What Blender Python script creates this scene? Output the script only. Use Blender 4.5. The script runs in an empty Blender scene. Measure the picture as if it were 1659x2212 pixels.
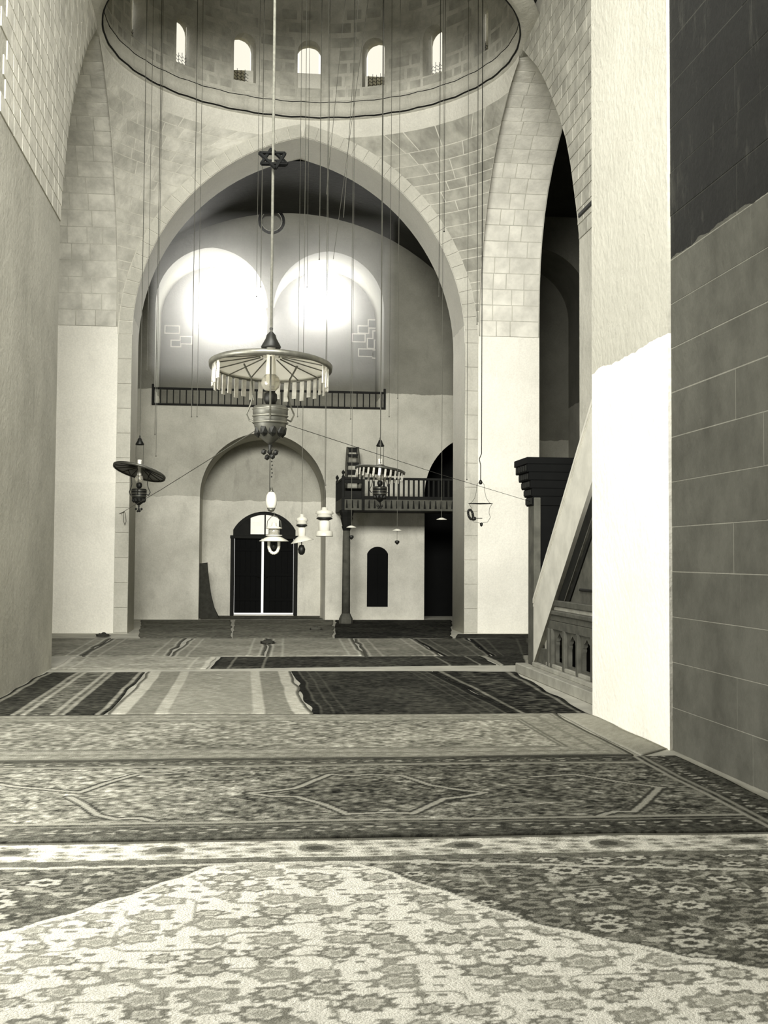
import bpy, bmesh, math, random
import numpy as np
from mathutils import Vector, Matrix
random.seed(7); rng = np.random.default_rng(7)
S = bpy.context.scene; COL = S.collection
# ------------------------------------------------------------------ camera
FPX = 2600.0; CX, CY = 800.0, 1080.0; EYE = 2.0
_n = lambda a: a / np.linalg.norm(a)
_dy = _n(np.array([530 - CX, -(1203 - CY), -FPX], float))
_u = np.array([.012, 1., 0.]); _u -= _u.dot(_dy) * _dy; _u = _n(_u)
RM = np.array([np.cross(_dy, _u), _dy, _u])
def _ray(x, y): return RM @ np.array([x - CX, -(y - CY), -FPX])
def at(x, y, Y):
    d = _ray(x, y); p = d * (Y / d[1]); return Vector((p[0], p[1], p[2] + EYE))
def gnd(x, y, z=0.0):
    d = _ray(x, y); p = d * ((z - EYE) / d[2]); return Vector((p[0], p[1], z))
def atx(x, y, X):
    d = _ray(x, y); p = d * (X / d[0]); return Vector((p[0], p[1], p[2] + EYE))
cd = bpy.data.cameras.new('camera'); cam = bpy.data.objects.new('camera', cd); COL.objects.link(cam)
cd.sensor_fit = 'HORIZONTAL'; cd.sensor_width = 36; cd.lens = 36 * FPX / 1659
cd.shift_x = (829.5 - CX) / 1659; cd.shift_y = (CY - 1106) / 1659
cd.clip_start = .1; cd.clip_end = 300
cam.matrix_world = Matrix.Translation((0, 0, EYE)) @ Matrix(RM.tolist()).to_4x4()
S.camera = cam
# ------------------------------------------------------------------ light
w = bpy.data.worlds.new('overcast_sky'); S.world = w; w.use_nodes = True
WB = w.node_tree.nodes['Background']; WB.inputs[0].default_value = (1, .985, .93, 1); WB.inputs[1].default_value = 1.08
def area(name, loc, look, sx, sy, power, col=(1, .985, .93)):
    l = bpy.data.lights.new(name, 'AREA'); l.shape = 'RECTANGLE'; l.size = sx; l.size_y = sy; l.energy = power; l.color = col
    o = bpy.data.objects.new(name, l); COL.objects.link(o); o.location = loc
    o.rotation_euler = (Vector(look) - Vector(loc)).to_track_quat('-Z', 'Y').to_euler()
    return o
area('south_fill_panel', (-1.5, 3.5, 10.5), (1.4, 32, 5.0), 8, 4, 2100).data.spread = math.radians(75)  # added fill panel high over the hall, out of view; no window there
area('west_fill_panel', (-7.5, 9.5, 3.6), (2.6, 11.0, 0), 4, 3.4, 560)  # added panel for daylight from the left; no window opening built
area('low_west_fill_panel', (-4.9, 9.0, 2.2), (-.6, 9.6, 0), 4.5, 2.2, 620)  # second added panel, lower, brightens the left carpets; no window there
for nm, x, z, sx, sz, p in (('gallery_window_daylight_left', -.33, 9.6, 3.4, 3.4, 1900), ('gallery_window_daylight_right', 2.72, 9.9, 2.4, 3.0, 1150)):
    area(nm, (x, 41.55, z), (x, 30, z), sx, sz, p)
S.view_settings.view_transform = 'Standard'; S.view_settings.look = 'None'
S.view_settings.exposure = 0.0; S.view_settings.gamma = 1.0; S.view_settings.use_curve_mapping = False
# ------------------------------------------------------------------ helpers
def s2l(c): return c / 12.92 if c <= .04045 else ((c + .055) / 1.055) ** 2.4
def tone(v):
    v = max(0, min(1, v)); r, g, b = v, v * .985 + .003, v * (.86 + .075 * v) + .004
    return (s2l(r), s2l(g), s2l(b), 1)
class NB:
    def __init__(s, name):
        s.m = bpy.data.materials.new(name); s.m.use_nodes = True; s.t = s.m.node_tree; s.b = s.t.nodes['Principled BSDF']
        s.b.inputs['Roughness'].default_value = .85; s.b.inputs['Specular IOR Level'].default_value = .25
    def n(s, ty, **k):
        x = s.t.nodes.new(ty)
        for a, v in k.items(): setattr(x, a, v)
        return x
    def put(s, inp, v):
        if hasattr(v, 'is_output') or isinstance(v, bpy.types.NodeSocket): s.t.links.new(v, inp)
        else: inp.default_value = v
    def math(s, op, a, b=0., c=None, clamp=False):
        x = s.n('ShaderNodeMath', operation=op, use_clamp=clamp); s.put(x.inputs[0], a); s.put(x.inputs[1], b)
        if c is not None: s.put(x.inputs[2], c)
        return x.outputs[0]
    def pos(s, sc=(1, 1, 1), obj=False):
        src = s.n('ShaderNodeTexCoord').outputs['Object'] if obj else s.n('ShaderNodeNewGeometry').outputs['Position']
        m = s.n('ShaderNodeMapping'); s.t.links.new(src, m.inputs[0]); m.inputs['Scale'].default_value = sc; return m.outputs[0]
    def noise(s, vec, scale, detail=4, rough=.6, lo=.35, hi=.65, dist=0):
        x = s.n('ShaderNodeTexNoise'); s.t.links.new(vec, x.inputs['Vector']); x.inputs['Scale'].default_value = scale
        x.inputs['Detail'].default_value = detail; x.inputs['Roughness'].default_value = rough; x.inputs['Distortion'].default_value = dist
        r = s.n('ShaderNodeMapRange'); s.t.links.new(x.outputs['Fac'], r.inputs[0]); r.inputs[1].default_value = lo; r.inputs[2].default_value = hi
        return r.outputs[0]
    def mix(s, f, a, b, mode='MIX'):
        x = s.n('ShaderNodeMix', data_type='RGBA', blend_type=mode); s.put(x.inputs[0], f); s.put(x.inputs[6], a); s.put(x.inputs[7], b); return x.outputs[2]
    def bump(s, h, st=.3, d=.02):
        x = s.n('ShaderNodeBump'); x.inputs['Strength'].default_value = st; x.inputs['Distance'].default_value = d
        s.t.links.new(h, x.inputs['Height']); s.t.links.new(x.outputs[0], s.b.inputs['Normal'])
    def col(s, c): s.put(s.b.inputs['Base Color'], c); return s.m
def plaster(name, zones, stain=.35, mott=.25, scale=1.0, bump=.25):
    """zones: list of (top_z, tone) from the floor up; paint edges follow real height with a wavering brush line"""
    b = NB(name); p = b.pos(); g = b.n('ShaderNodeNewGeometry'); sx = b.n('ShaderNodeSeparateXYZ'); b.t.links.new(g.outputs['Position'], sx.inputs[0])
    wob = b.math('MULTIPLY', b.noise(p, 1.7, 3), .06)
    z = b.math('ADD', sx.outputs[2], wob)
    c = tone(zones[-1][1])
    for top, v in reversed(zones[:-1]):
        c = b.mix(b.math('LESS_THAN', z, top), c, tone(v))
    c = b.mix(b.math('MULTIPLY', b.noise(p, .7 * scale, 6, .65, .38, .68), mott), c, tone(.45), 'MULTIPLY')
    c = b.mix(b.math('MULTIPLY', b.noise(b.pos((1, 1, .25)), 3.2 * scale, 8, .7, .56, .74), stain), c, tone(.33), 'MIX')
    c = b.mix(b.math('MULTIPLY', b.noise(p, 24, 3, .6), .10), c, tone(.2), 'MIX')
    b.bump(b.noise(p, 9, 6), bump, .03)
    return b.col(c)
def plain(name, v, rough=.7, spec=.3, metal=0., var=.3, sc=6., objrand=0., bump=.0, col=None, alpha=None):
    b = NB(name); p = b.pos()
    c = b.mix(b.math('MULTIPLY', b.noise(p, sc, 5), var), tone(v) if col is None else col, tone(v * .45))
    if objrand:
        oi = b.n('ShaderNodeObjectInfo'); c = b.mix(b.math('MULTIPLY', b.math('POWER', oi.outputs['Random'], 2.2), objrand), c, tone(v * .45))
    b.b.inputs['Roughness'].default_value = rough; b.b.inputs['Specular IOR Level'].default_value = spec; b.b.inputs['Metallic'].default_value = metal
    if bump: b.bump(b.noise(p, sc * 4, 6), bump, .02)
    return b.col(c)
def glass(name, v=.95, rough=.08):
    b = NB(name); b.b.inputs['Transmission Weight'].default_value = 1.0 if 'window' in name else .8; b.b.inputs['Roughness'].default_value = rough
    b.b.inputs['IOR'].default_value = 1.45; b.b.inputs['Specular IOR Level'].default_value = .6
    c = b.mix(b.math('MULTIPLY', b.noise(b.pos(), 9, 3), .25), tone(v), tone(v * .7)); return b.col(tone(1.) if 'window' in name else c)
def link(name, me, m, parent=None, smooth=False, kind=None):
    o = bpy.data.objects.new(name, me); COL.objects.link(o)
    if m: me.materials.append(m)
    if smooth: me.polygons.foreach_set('use_smooth', [True] * len(me.polygons))
    if parent is not None:
        o.parent = parent
    elif kind: o['kind'] = kind
    return o
def obj(name, bm, m, parent=None, smooth=False, kind=None):
    bmesh.ops.recalc_face_normals(bm, faces=bm.faces)
    me = bpy.data.meshes.new(name); bm.to_mesh(me); bm.free(); return link(name, me, m, parent, smooth, kind)
def thing(name, label, cat, loc=(0, 0, 0), group=None, rot=(0, 0, 0)):
    o = bpy.data.objects.new(name, None); COL.objects.link(o); o.location = loc; o.rotation_euler = rot; o.empty_display_size = .1
    o['label'] = label; o['category'] = cat
    if group: o['group'] = group
    return o
def tag(o, label, cat, group=None, kind=None):
    o['label'] = label; o['category'] = cat
    if group: o['group'] = group
    if kind: o['kind'] = kind
    return o
def struct(o): o['kind'] = 'structure'; return o
def B(): return bmesh.new()
def box(bm, x0, x1, y0, y1, z0, z1, bev=0.):
    r = bmesh.ops.create_cube(bm, size=1); vs = r['verts']
    for v in vs: v.co = Vector(((x0 + x1) / 2 + v.co.x * (x1 - x0), (y0 + y1) / 2 + v.co.y * (y1 - y0), (z0 + z1) / 2 + v.co.z * (z1 - z0)))
    if bev: bmesh.ops.bevel(bm, geom=list({e for v in vs for e in v.link_edges}), offset=bev, segments=1, affect='EDGES')
    return bm
def tube(bm, a, b, r, n=8, r2=None):
    a, b = Vector(a), Vector(b); d = b - a
    q = d.to_track_quat('Z', 'Y').to_matrix().to_4x4(); q.translation = (a + b) / 2
    bmesh.ops.create_cone(bm, cap_ends=True, segments=n, radius1=r, radius2=r if r2 is None else r2, depth=d.length, matrix=q); return bm
def path(bm, pts, r, n=6):
    for a, b in zip(pts[:-1], pts[1:]): tube(bm, a, b, r, n)
    return bm
def lathe(bm, prof, n=24, c=(0, 0, 0)):
    rings = []
    for r, z in prof:
        rings.append([bm.verts.new((c[0] + r * math.cos(2 * math.pi * k / n), c[1] + r * math.sin(2 * math.pi * k / n), c[2] + z)) for k in range(n)] if r > 1e-5 else [bm.verts.new((c[0], c[1], c[2] + z))])
    for A, Bq in zip(rings[:-1], rings[1:]):
        for k in range(n):
            k2 = (k + 1) % n; f = [A[k % len(A)], A[k2 % len(A)], Bq[k2 % len(Bq)], Bq[k % len(Bq)]]
            f = list(dict.fromkeys(f))
            if len(f) > 2:
                try: bm.faces.new(f)
                except ValueError: pass
    return bm
def hexa(bm, p8):
    v = [bm.verts.new(p) for p in p8]
    for f in ((0, 1, 2, 3), (7, 6, 5, 4), (0, 4, 5, 1), (1, 5, 6, 2), (2, 6, 7, 3), (3, 7, 4, 0)): bm.faces.new([v[i] for i in f])
    return bm
def arc(half, spring, apex, n=18, c=0.):
    """pointed arch from +half over the apex to -half"""
    Hh = apex - spring
    if Hh < half * .98:
        R = (half * half + Hh * Hh) / (2 * Hh); a0 = math.asin(half / R)
        return [(c + R * math.sin(a0 - 2 * a0 * i / (2 * n)), apex - R + R * math.cos(a0 - 2 * a0 * i / (2 * n))) for i in range(2 * n + 1)]
    k = (Hh * Hh - half * half) / (2 * half); R = half + k; t1 = math.atan2(Hh, k) if Hh > 0 else 0
    right = [(c - k + R * math.cos(t1 * i / n), spring + R * math.sin(t1 * i / n)) for i in range(n + 1)]
    left = [(2 * c - x, z) for x, z in reversed(right[:-1])]
    return right + left
def archhole(c, half, z0, spring, apex, n=18):
    return [(c - half, z0), (c + half, z0)] + arc(half, spring, apex, n, c)
def archx(half, spring, apex, z):
    """half width of the pointed arch at height z"""
    if z <= spring: return half
    Hh = apex - spring; k = (Hh * Hh - half * half) / (2 * half); R = half + k
    q = R * R - (z - spring) ** 2
    return max(0., math.sqrt(max(q, 0)) - k)
def slab(name, loops, plane, p0, p1, m, parent=None, kind=None):
    """flat wall with holes: loops in (a,z), plane 'Y' (a = x) or 'X' (a = y), between p0 and p1 of the other axis"""
    cu = bpy.data.curves.new(name, 'CURVE'); cu.dimensions = '2D'; cu.fill_mode = 'BOTH'; cu.extrude = abs(p1 - p0) / 2
    for L in loops:
        sp = cu.splines.new('POLY'); sp.points.add(len(L) - 1)
        for q, (a, z) in zip(sp.points, L): q.co = (a, z, 0, 1)
        sp.use_cyclic_u = True
    t = bpy.data.objects.new('tmp', cu); COL.objects.link(t); dg = bpy.context.evaluated_depsgraph_get()
    me = bpy.data.meshes.new_from_object(t.evaluated_get(dg)); bpy.data.objects.remove(t); bpy.data.curves.remove(cu)
    mid = (p0 + p1) / 2
    if plane == 'Y': M = Matrix(((1, 0, 0, 0), (0, 0, -1, mid), (0, 1, 0, 0), (0, 0, 0, 1)))
    else: M = Matrix(((0, 0, 1, mid), (1, 0, 0, 0), (0, 1, 0, 0), (0, 0, 0, 1)))
    me.transform(M); me.materials.clear(); me.name = name
    return link(name, me, m, parent, False, kind)
def rect(a0, a1, z0, z1): return [(a0, z0), (a1, z0), (a1, z1), (a0, z1)]
def stone(parent, f, u0, u1, v0, v1, m, d=.02, nu=2, name='stone', g=.012):
    """one block on the surface f(u,v): its own slab standing d proud with chamfered edges"""
    bm = B(); 
    def P(u, v):
        p = f(u, v); e = 1e-3
        n = (f(u + e, v) - p).cross(f(u, v + e) - p).normalized(); return p, n
    du, dv = (f(u1, v0) - f(u0, v0)).length, (f(u0, v1) - f(u0, v0)).length
    if du < .05 or dv < .04: bm.free(); return None
    eu, ev = (u1 - u0) * g / du, (v1 - v0) * g / dv; eu = min(eu, (u1 - u0) * .2); ev = min(ev, (v1 - v0) * .2)
    lo, hi = [], []
    for j in (0, 1):
        for i in range(nu + 1):
            t = i / nu; v = v0 + ev + (v1 - v0 - 2 * ev) * j; u = u0 + eu + (u1 - u0 - 2 * eu) * t
            p, n = P(u, v); lo.append(bm.verts.new(p - n * .015))
            v = v0 + 1.7 * ev + (v1 - v0 - 3.4 * ev) * j; u = u0 + 1.7 * eu + (u1 - u0 - 3.4 * eu) * t
            p, n = P(u, v); hi.append(bm.verts.new(p + n * d))
    k = nu + 1
    for i in range(nu):
        bm.faces.new((hi[i], hi[i + 1], hi[k + i + 1], hi[k + i])); bm.faces.new((lo[i], lo[i + 1], hi[i + 1], hi[i])); bm.faces.new((lo[k + i], hi[k + i], hi[k + i + 1], lo[k + i + 1]))
    bm.faces.new((lo[0], hi[0], hi[k], lo[k])); bm.faces.new((lo[k - 1], lo[-1], hi[-1], hi[k - 1]))
    return obj(name, bm, m, parent)
# ------------------------------------------------------------------ materials
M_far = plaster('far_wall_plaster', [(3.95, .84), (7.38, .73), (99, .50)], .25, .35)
M_pier = plaster('pier_whitewash', [(3.95, .93), (8.3, .95), (99, .86)], .10, .12)
M_near = plaster('near_pier_plaster', [(4.44, .97), (99, .70)], .10, .14)
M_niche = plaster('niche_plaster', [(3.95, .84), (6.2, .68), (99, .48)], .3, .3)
M_ring = plaster('arch_ring_plaster', [(99, .78)], .3, .3)
M_mortar = plaster('pale_mortar', [(99, .87)], .12, .2)
M_darkvault = plaster('dark_vault_plaster', [(99, .20)], .3, .3)  # near-black base tone for the vault and bay ceilings
M_drum = plaster('drum_plaster', [(99, .78)], .4, .45, 1.4)
M_stone = plain('limestone_block', .75, .9, .2, 0, .45, 2.2, .28, .3)
M_stoneE = plain('pale_limestone_block', .92, .9, .2, 0, .3, 2.2, .14, .25)
M_stone3 = plain('buff_limestone_block', .87, .9, .2, 0, .4, 2.2, .2, .3)
M_darkstone = plaster('dark_marble_block', [(5.25, .33), (99, .09)], .35, .5, 2.0)
M_dkmortar = plaster('dark_pier_mortar', [(5.25, .5), (99, .2)], .3, .3)
M_floor = plain('worn_floor_stone', .70, .8, .3, 0, .35, 1.5, 0, .2)
M_wood = plain('dark_brown_wood', .11, .7, .12, 0, .5, 5)
M_woodm = plain('weathered_wood', .33, .75, .15, 0, .5, 5)
M_stone2 = plain('sooty_block', .42, .9, .2, 0, .4, 2.2, .2, .2); M_mat = plain('dark_felt', .24, .95, .1, 0, .4, 9)
M_marble2 = plain('weathered_limestone', .60, .75, .3, 0, .4, 3)
M_marble = plain('pale_marble_panel', .80, .5, .4, 0, .25, 3)
M_black = plain('black_wood_and_shade', .035, .8, .1, 0, .4, 5)  # near-black for dark wood; also panels standing in for unlit openings
M_iron = plain('dark_iron', .14, .5, .5, .6, .3, 8)
M_brass = plain('dull_brass', .45, .4, .5, .7, .4, 12)
M_wire = plain('grey_wire', .36, .6, .4, .3, .3, 8)
M_rope = plain('pale_rope', .34, .9, .2, 0, .4, 30)
M_enamel = plain('white_enamel', .76, .35, .5, 0, .15, 8)
M_glass = glass('clear_lamp_glass'); M_milk = plain('milk_glass', .80, .2, .6, 0, .1, 5)
M_milk2 = plain('translucent_milk_glass', .95, .4, .5, 0, .1, 5); M_milk2.node_tree.nodes['Principled BSDF'].inputs['Transmission Weight'].default_value = .6
M_prism = plain('cloudy_crystal', .93, .12, .7, 0, .35, 14); M_prism.node_tree.nodes['Principled BSDF'].inputs['Transmission Weight'].default_value = .45
M_pane = glass('window_glass', .95, .02)
# ------------------------------------------------------------------ structure
XC, YC, HH = 1.4, 27.0, 4.8; XE, XW, YN = XC + HH, XC - HH, YC + HH
RZ = 13.85                                  # foot of the drum
fl = struct(obj('floor', box(B(), -14, 12, -3, 41.9, -.3, 0), M_floor))
# north arch wall with ring, on the two piers
NI = (4.42, 7.8, 13.25); NE_ = (4.78, 7.8, 13.60); YE = 26.8
EFAR = [(4.99, 8.0), (4.99, 8.6), (4.95, 9.3), (4.84, 10.0), (4.66, 10.6), (4.38, 11.2), (4.0, 11.75), (3.5, 12.25), (2.9, 12.7), (2.1, 13.15), (1.2, 13.52), (0, 13.80)]
ENEAR = [(0, 13.80), (.75, 13.28), (1.53, 12.74), (2.2, 12.16), (2.75, 11.62), (3.4, 10.92), (3.91, 10.28), (4.25, 9.65), (4.52, 9.0), (4.72, 8.5), (4.86, 8.0)]
EPTS = [(YE + a, z) for a, z in EFAR] + [(YE - a, z) for a, z in ENEAR[1:]]
def enear(z): return float(np.interp(z, [q[1] for q in reversed(ENEAR)], [q[0] for q in reversed(ENEAR)]))
aw = struct(slab('wall_north_arch', [[(-5.05, 0), (-3.02, 0)] + list(reversed(arc(NI[0], NI[1], NI[2], 24, XC))) + [(5.82, 0), (7.87, 0), (7.87, 15), (-5.05, 15)]], 'Y', YN, 33.6, M_pier))
def voussoirs(parent, c, prI, wd, plane, pos, m, n=22, d=.03, halves=(0, 1), name='arch_stone'):
    half, spr, ap = prI; Hh = ap - spr; k = (Hh * Hh - half * half) / (2 * half); R = half + k; t1 = math.atan2(Hh, k)
    for hf in halves:
        s = 1 if hf == 0 else -1
        for i in range(n):
            def f(u, v, s=s): # u along, v radial
                a = t1 * u; r = R + v; x = c + s * (-k + r * math.cos(a)); z = spr + r * math.sin(a)
                if s * (x - c) < 0: x = c
                return Vector((x, pos, z)) if plane == 'Y' else Vector((pos, x, z))
            g = (lambda u, v: f(-u, v)) if False else f
            o = stone(parent, g, i / n, (i + 1) / n, 0, wd, m, 0, 2, name, .006)
            if o:
                # lift the face towards the room
                off = Vector((0, -d, 0)) if plane == 'Y' else Vector((-d if pos > XC else d, 0, 0))
                me = o.data
                cen = pos
                for v in me.vertices:
                    a = v.co.y if plane == 'Y' else v.co.x
                    v.co += off if abs(a - cen) < .004 else -off * 0
voussoirs(aw, XC, NI, .36, 'Y', YN - .001, M_ring, 22)
for s, nm in ((-1, 'west'), (1, 'east')):     # upright part of the ring under the springing, in tall blocks
    for k in range(12):
        x0 = XC + s * 4.42; x1 = XC + s * 4.78; z0 = .02 + k * .6485
        obj('arch_stone', box(B(), min(x0, x1), max(x0, x1), YN - .03, YN + .01, z0, z0 + .643, .006), M_ring, aw)
# east and west arch walls
ew = struct(slab('wall_east_arch', [[(YN - .005, 8.0)] + EPTS + [(21.94, 0), (14.9, 0), (14.9, 15.2), (YN - .01, 15.2)]], 'X', XE, 7.87, M_ring))
ww = struct(slab('wall_west_arch', [[(YN - .005, 8.0)] + EPTS + [(21.94, 0), (16.4, 0), (16.4, 15.2), (YN - .01, 15.2)]], 'X', -5.05, XW, M_ring))
# soffit blocks of the east and west arches (the half that faces the camera)
def soffit(parent, x0, x1, m, n=20, spread=.5):
    sl = [0]
    for p_, q_ in zip(EFAR[:-1], EFAR[1:]): sl.append(sl[-1] + math.hypot(q_[0] - p_[0], q_[1] - p_[1]))
    sl = [q / sl[-1] for q in sl]
    f = lambda u, v: Vector((u, YE + float(np.interp(v, sl, [q[0] for q in EFAR])), float(np.interp(v, sl, [q[1] for q in EFAR]))))
    fr = lambda u, v: f(x0 + x1 - u, v)
    for j in range(n):
        cuts = [x0]; 
        while cuts[-1] < x1 - .35: cuts.append(cuts[-1] + random.uniform(.32, .72))
        cuts[-1] = x1
        if len(cuts) == 1: cuts.append(x1)
        for a, b in zip(cuts[:-1], cuts[1:]): stone(parent, f if True else fr, a, b, j / n, (j + 1) / n, m, .004, 1, g=.007)
soffit(ew, XE + .03, 7.85, M_stoneE)
soffit(ww, -5.03, XW - .03, M_stone3)
# spandrel blocks, south half of the east arch face
for (par, X, sgn, m) in ((ew, XE, -1, M_stone), (ww, XW, 1, M_stoneE)):
    for j in range(20):
        z0 = 8.02 + j * .29; z1 = z0 + .29
        yi = YE - enear(z0) - .02; y = yi
        while y > (20.2 if par is ew else 16.9):
            y2 = y - random.uniform(.35, .75)
            f = (lambda u, v, X=X: Vector((X, u, v)))
            bm = box(B(), min(X, X + sgn * .018), max(X, X + sgn * .018), y2 + .008, y - .008, z0 + .008, z1 - .008, .004)
            obj('stone', bm, m, par); y = y2
# tie cornice across the east jamb
obj('tie_bar', box(B(), XE - .05, XE, 15.0, 21.86, 8.42, 8.5, .01), M_iron, ew)
# pendentives
def pend(name, q0, q1, m, cols=9, stones=True, zlo=7.8):
    """surface of revolution about the dome axis cut by the two wall planes; quadrant starts at angle q0"""
    def rz(z): return math.sqrt(archx(*NE_, z) ** 2 + HH ** 2)
    def f(u, v):   # u 0..1 across, v = z
        a = archx(*NE_, v); r = math.sqrt(a * a + HH * HH); t0 = math.atan2(a, HH); t1 = math.pi / 2 - t0
        t = q0 + t0 + (t1 - t0) * u
        return Vector((XC + r * math.cos(t), YC + r * math.sin(t), v))
    bm = B(); NU, NV = 36, 48; grid = []
    zt = 13.599
    for j in range(NV + 1):
        s_ = j / NV; z = zlo + (zt - zlo) * (1 - (1 - s_) ** 1.6)
        grid.append([bm.verts.new(f(i / NU, z)) for i in range(NU + 1)])
    top = [bm.verts.new(Vector((v.co.x, v.co.y, RZ + .02))) for v in grid[-1]]; grid.append(top)
    for A, C in zip(grid[:-1], grid[1:]):
        for i in range(NU):
            try: bm.faces.new((A[i], A[i + 1], C[i + 1], C[i]))
            except ValueError: pass
    bmesh.ops.remove_doubles(bm, verts=bm.verts, dist=.0005)
    p = struct(obj(name, bm, M_mortar, None, True))
    if stones:
        zs = [8.1]
        while zs[-1] < 13.1: zs.append(zs[-1] + random.choice((.22, .26, .3, .34)))
        zs[-1] = 13.28
        for a, b in zip(zs[:-1], zs[1:]):
            L = (f(1, a) - f(0, a)).length * 1.05; n = max(1, int(L / .62)); cut = [0] + sorted((k + random.uniform(-.28, .28)) / n for k in range(1, n)) + [1]
            for c0, c1 in zip(cut[:-1], cut[1:]):
                g = (lambda u, v: f(1 - u, v))
                stone(p, g, 1 - c1, 1 - c0, a, b, m, .005, 2, g=.008)
    return p
pend('wall_pendentive_north_east', 0, 0, M_stone)
pend('wall_pendentive_north_west', math.pi / 2, 0, M_stone3)
# filler above the arches up to the drum, outside the ring (keeps the sky out)
bm = B(); N = 64
# cornice ring
bm = B(); prof = [(4.84, -.14), (4.74, -.12), (4.70, -.06), (4.74, -.02), (4.78, .0), (4.78, .28), (4.70, .30), (4.69, .36), (4.74, .40), (5.0, .42), (5.2, -.1)]
lathe(bm, prof + [prof[0]], 96, (XC, YC, RZ)); cr = struct(obj('trim_dome_cornice', bm, M_ring, None, True))
cx = B()
for rr, zz in ((4.705, -.085), (4.695, .325)):
    pts = [Vector((XC + rr * math.cos(t), YC + rr * math.sin(t), RZ + zz + .012 * math.sin(t * 37))) for t in np.linspace(0, 2 * math.pi, 120)]
    path(cx, pts, .022 if zz < 0 else .012, 5)
obj('cornice_shadow_moulding', cx, M_wood, cr)
# drum with sixteen windows
RD = 4.72; NWN = 17; WZ0, WZS, WZT, WH = 14.56, 15.55, 15.88, .31
def drum_grid():
    bm = B(); zs = [14.2, WZ0, WZS, 15.68, 15.78, 15.84, WZT, 17.6]
    ha = WH / RD
    def hw(z): # half angle of the window at this height
        if z < WZ0 - 1e-6 or z > WZT + 1e-6: return None
        if z <= WZS: return ha
        t = (z - WZS) / (WZT - WZS); return ha * math.sqrt(max(0, 1 - t * t))
    per = 2 * math.pi / NWN
    for k in range(NWN):
        c = math.pi / 2 + k * per + WOFF
        rows = []
        for z in zs:
            h_ = hw(z)
            if h_ is None: h_ = ha if z < WZ0 else 0
            an = [c - per / 2, c - per * .36, c - h_, c, c + h_, c + per * .36, c + per / 2]
            rows.append(([Vector((XC + RD * math.cos(a), YC + RD * math.sin(a), z)) for a in an], [Vector((XC + (RD + .5) * math.cos(a), YC + (RD + .5) * math.sin(a), z)) for a in an]))
        for j in range(len(zs) - 1):
            for i in range(6):
                inwin = i in (2, 3) and WZ0 - 1e-6 <= zs[j] and zs[j + 1] <= WZT + 1e-6
                if inwin: continue
                for q in (0, 1):
                    vs = [rows[j][q][i], rows[j][q][i + 1], rows[j + 1][q][i + 1], rows[j + 1][q][i]]
                    bm.faces.new([bm.verts.new(v) for v in vs])
            if WZ0 - 1e-6 <= zs[j] and zs[j + 1] <= WZT + 1e-6:
                for i in (2, 4):
                    bm.faces.new([bm.verts.new(v) for v in (rows[j][0][i], rows[j + 1][0][i], rows[j + 1][1][i], rows[j][1][i])])
        j = 1
        bm.faces.new([bm.verts.new(v) for v in (rows[j][0][2], rows[j][0][4], rows[j][1][4], rows[j][1][2])])
    bmesh.ops.remove_doubles(bm, verts=bm.verts, dist=.0005)
    return bm
WOFF = -.031
dr = struct(obj('wall_dome_drum', drum_grid(), M_drum))
M_sill = M_stoneE
for k in range(NWN):
    c = math.pi / 2 + k * 2 * math.pi / NWN + WOFF
    if math.sin(c) < -.2: continue
    # pale block under each window and the courses round the drum
    f = lambda u, v: Vector((XC + RD * math.cos(u), YC + RD * math.sin(u), v))
    for (a0, a1, z0, z1) in ((c - .065, c + .065, 14.3, 14.54), (c + .075, c + .15, 14.3, 14.54), (c + .16, c + .22, 14.3, 14.54), (c - .14, c - .075, 14.3, 14.54), (c + .08, c + .17, 14.6, 14.9), (c + .18, c + .28, 14.6, 14.9), (c + .08, c + .14, 14.95, 15.25), (c + .15, c + .28, 14.95, 15.25), (c + .08, c + .2, 15.3, 15.6), (c + .08, c + .28, 15.65, 15.95), (c - .1, c + .12, 16.05, 16.35), (c + .13, c + .26, 16.05, 16.35), (c - .06, c + .16, 16.4, 16.7)):
        stone(dr, lambda u, v: f(-u, v), -a1, -a0, z0, z1, M_drumst if False else M_stone, .006, 2)
    # coloured glass grille in each window: a thing of the setting
    u = Vector((math.cos(c), math.sin(c), 0)); t = Vector((-u.y, u.x, 0)); cc = Vector((XC, YC, 0)) + u * (RD + .3)
    wn = struct(bpy.data.objects.new('window_%d' % (k + 1), None)); COL.objects.link(wn)
    wn['kind'] = 'structure'
    g = B()
    for i in range(-2, 3):
        for z in (WZ0, ): tube(g, cc + t * (i * .11) + Vector((0, 0, WZ0)), cc + t * (i * .11) + Vector((0, 0, WZ0 + .42 + .03 * (i % 2))), .006, 4)
    for z in np.arange(WZ0 + .06, WZ0 + .42, .09): 
        pts = [cc + t * x + Vector((0, 0, z + .025 * (1 if int(round(x / .055)) % 2 else -1))) for x in np.arange(-.25, .26, .055)]
        path(g, pts, .006, 4)
    obj('window_lattice', g, M_iron, wn)
    g = B(); hexa(g, [cc + t * -.26 + Vector((0, 0, WZ0)) + u * .03, cc + t * .26 + Vector((0, 0, WZ0)) + u * .03, cc + t * .26 + Vector((0, 0, WZT)) + u * .03, cc + t * -.26 + Vector((0, 0, WZT)) + u * .03, cc + t * -.26 + Vector((0, 0, WZ0)) + u * .04, cc + t * .26 + Vector((0, 0, WZ0)) + u * .04, cc + t * .26 + Vector((0, 0, WZT)) + u * .04, cc + t * -.26 + Vector((0, 0, WZT)) + u * .04])
    obj('pane', g, M_pane, wn)
# dome
bm = B(); lathe(bm, [(RD + .5 * (i == 99), 17.6 + 0 * i) for i in (0,)] + [(RD * math.cos(a), 17.6 + 4.3 * math.sin(a)) for a in np.linspace(0.01, math.pi / 2, 14)], 64, (XC, YC, 0))
struct(obj('ceiling_dome', bm, M_drum, None, True))
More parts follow.
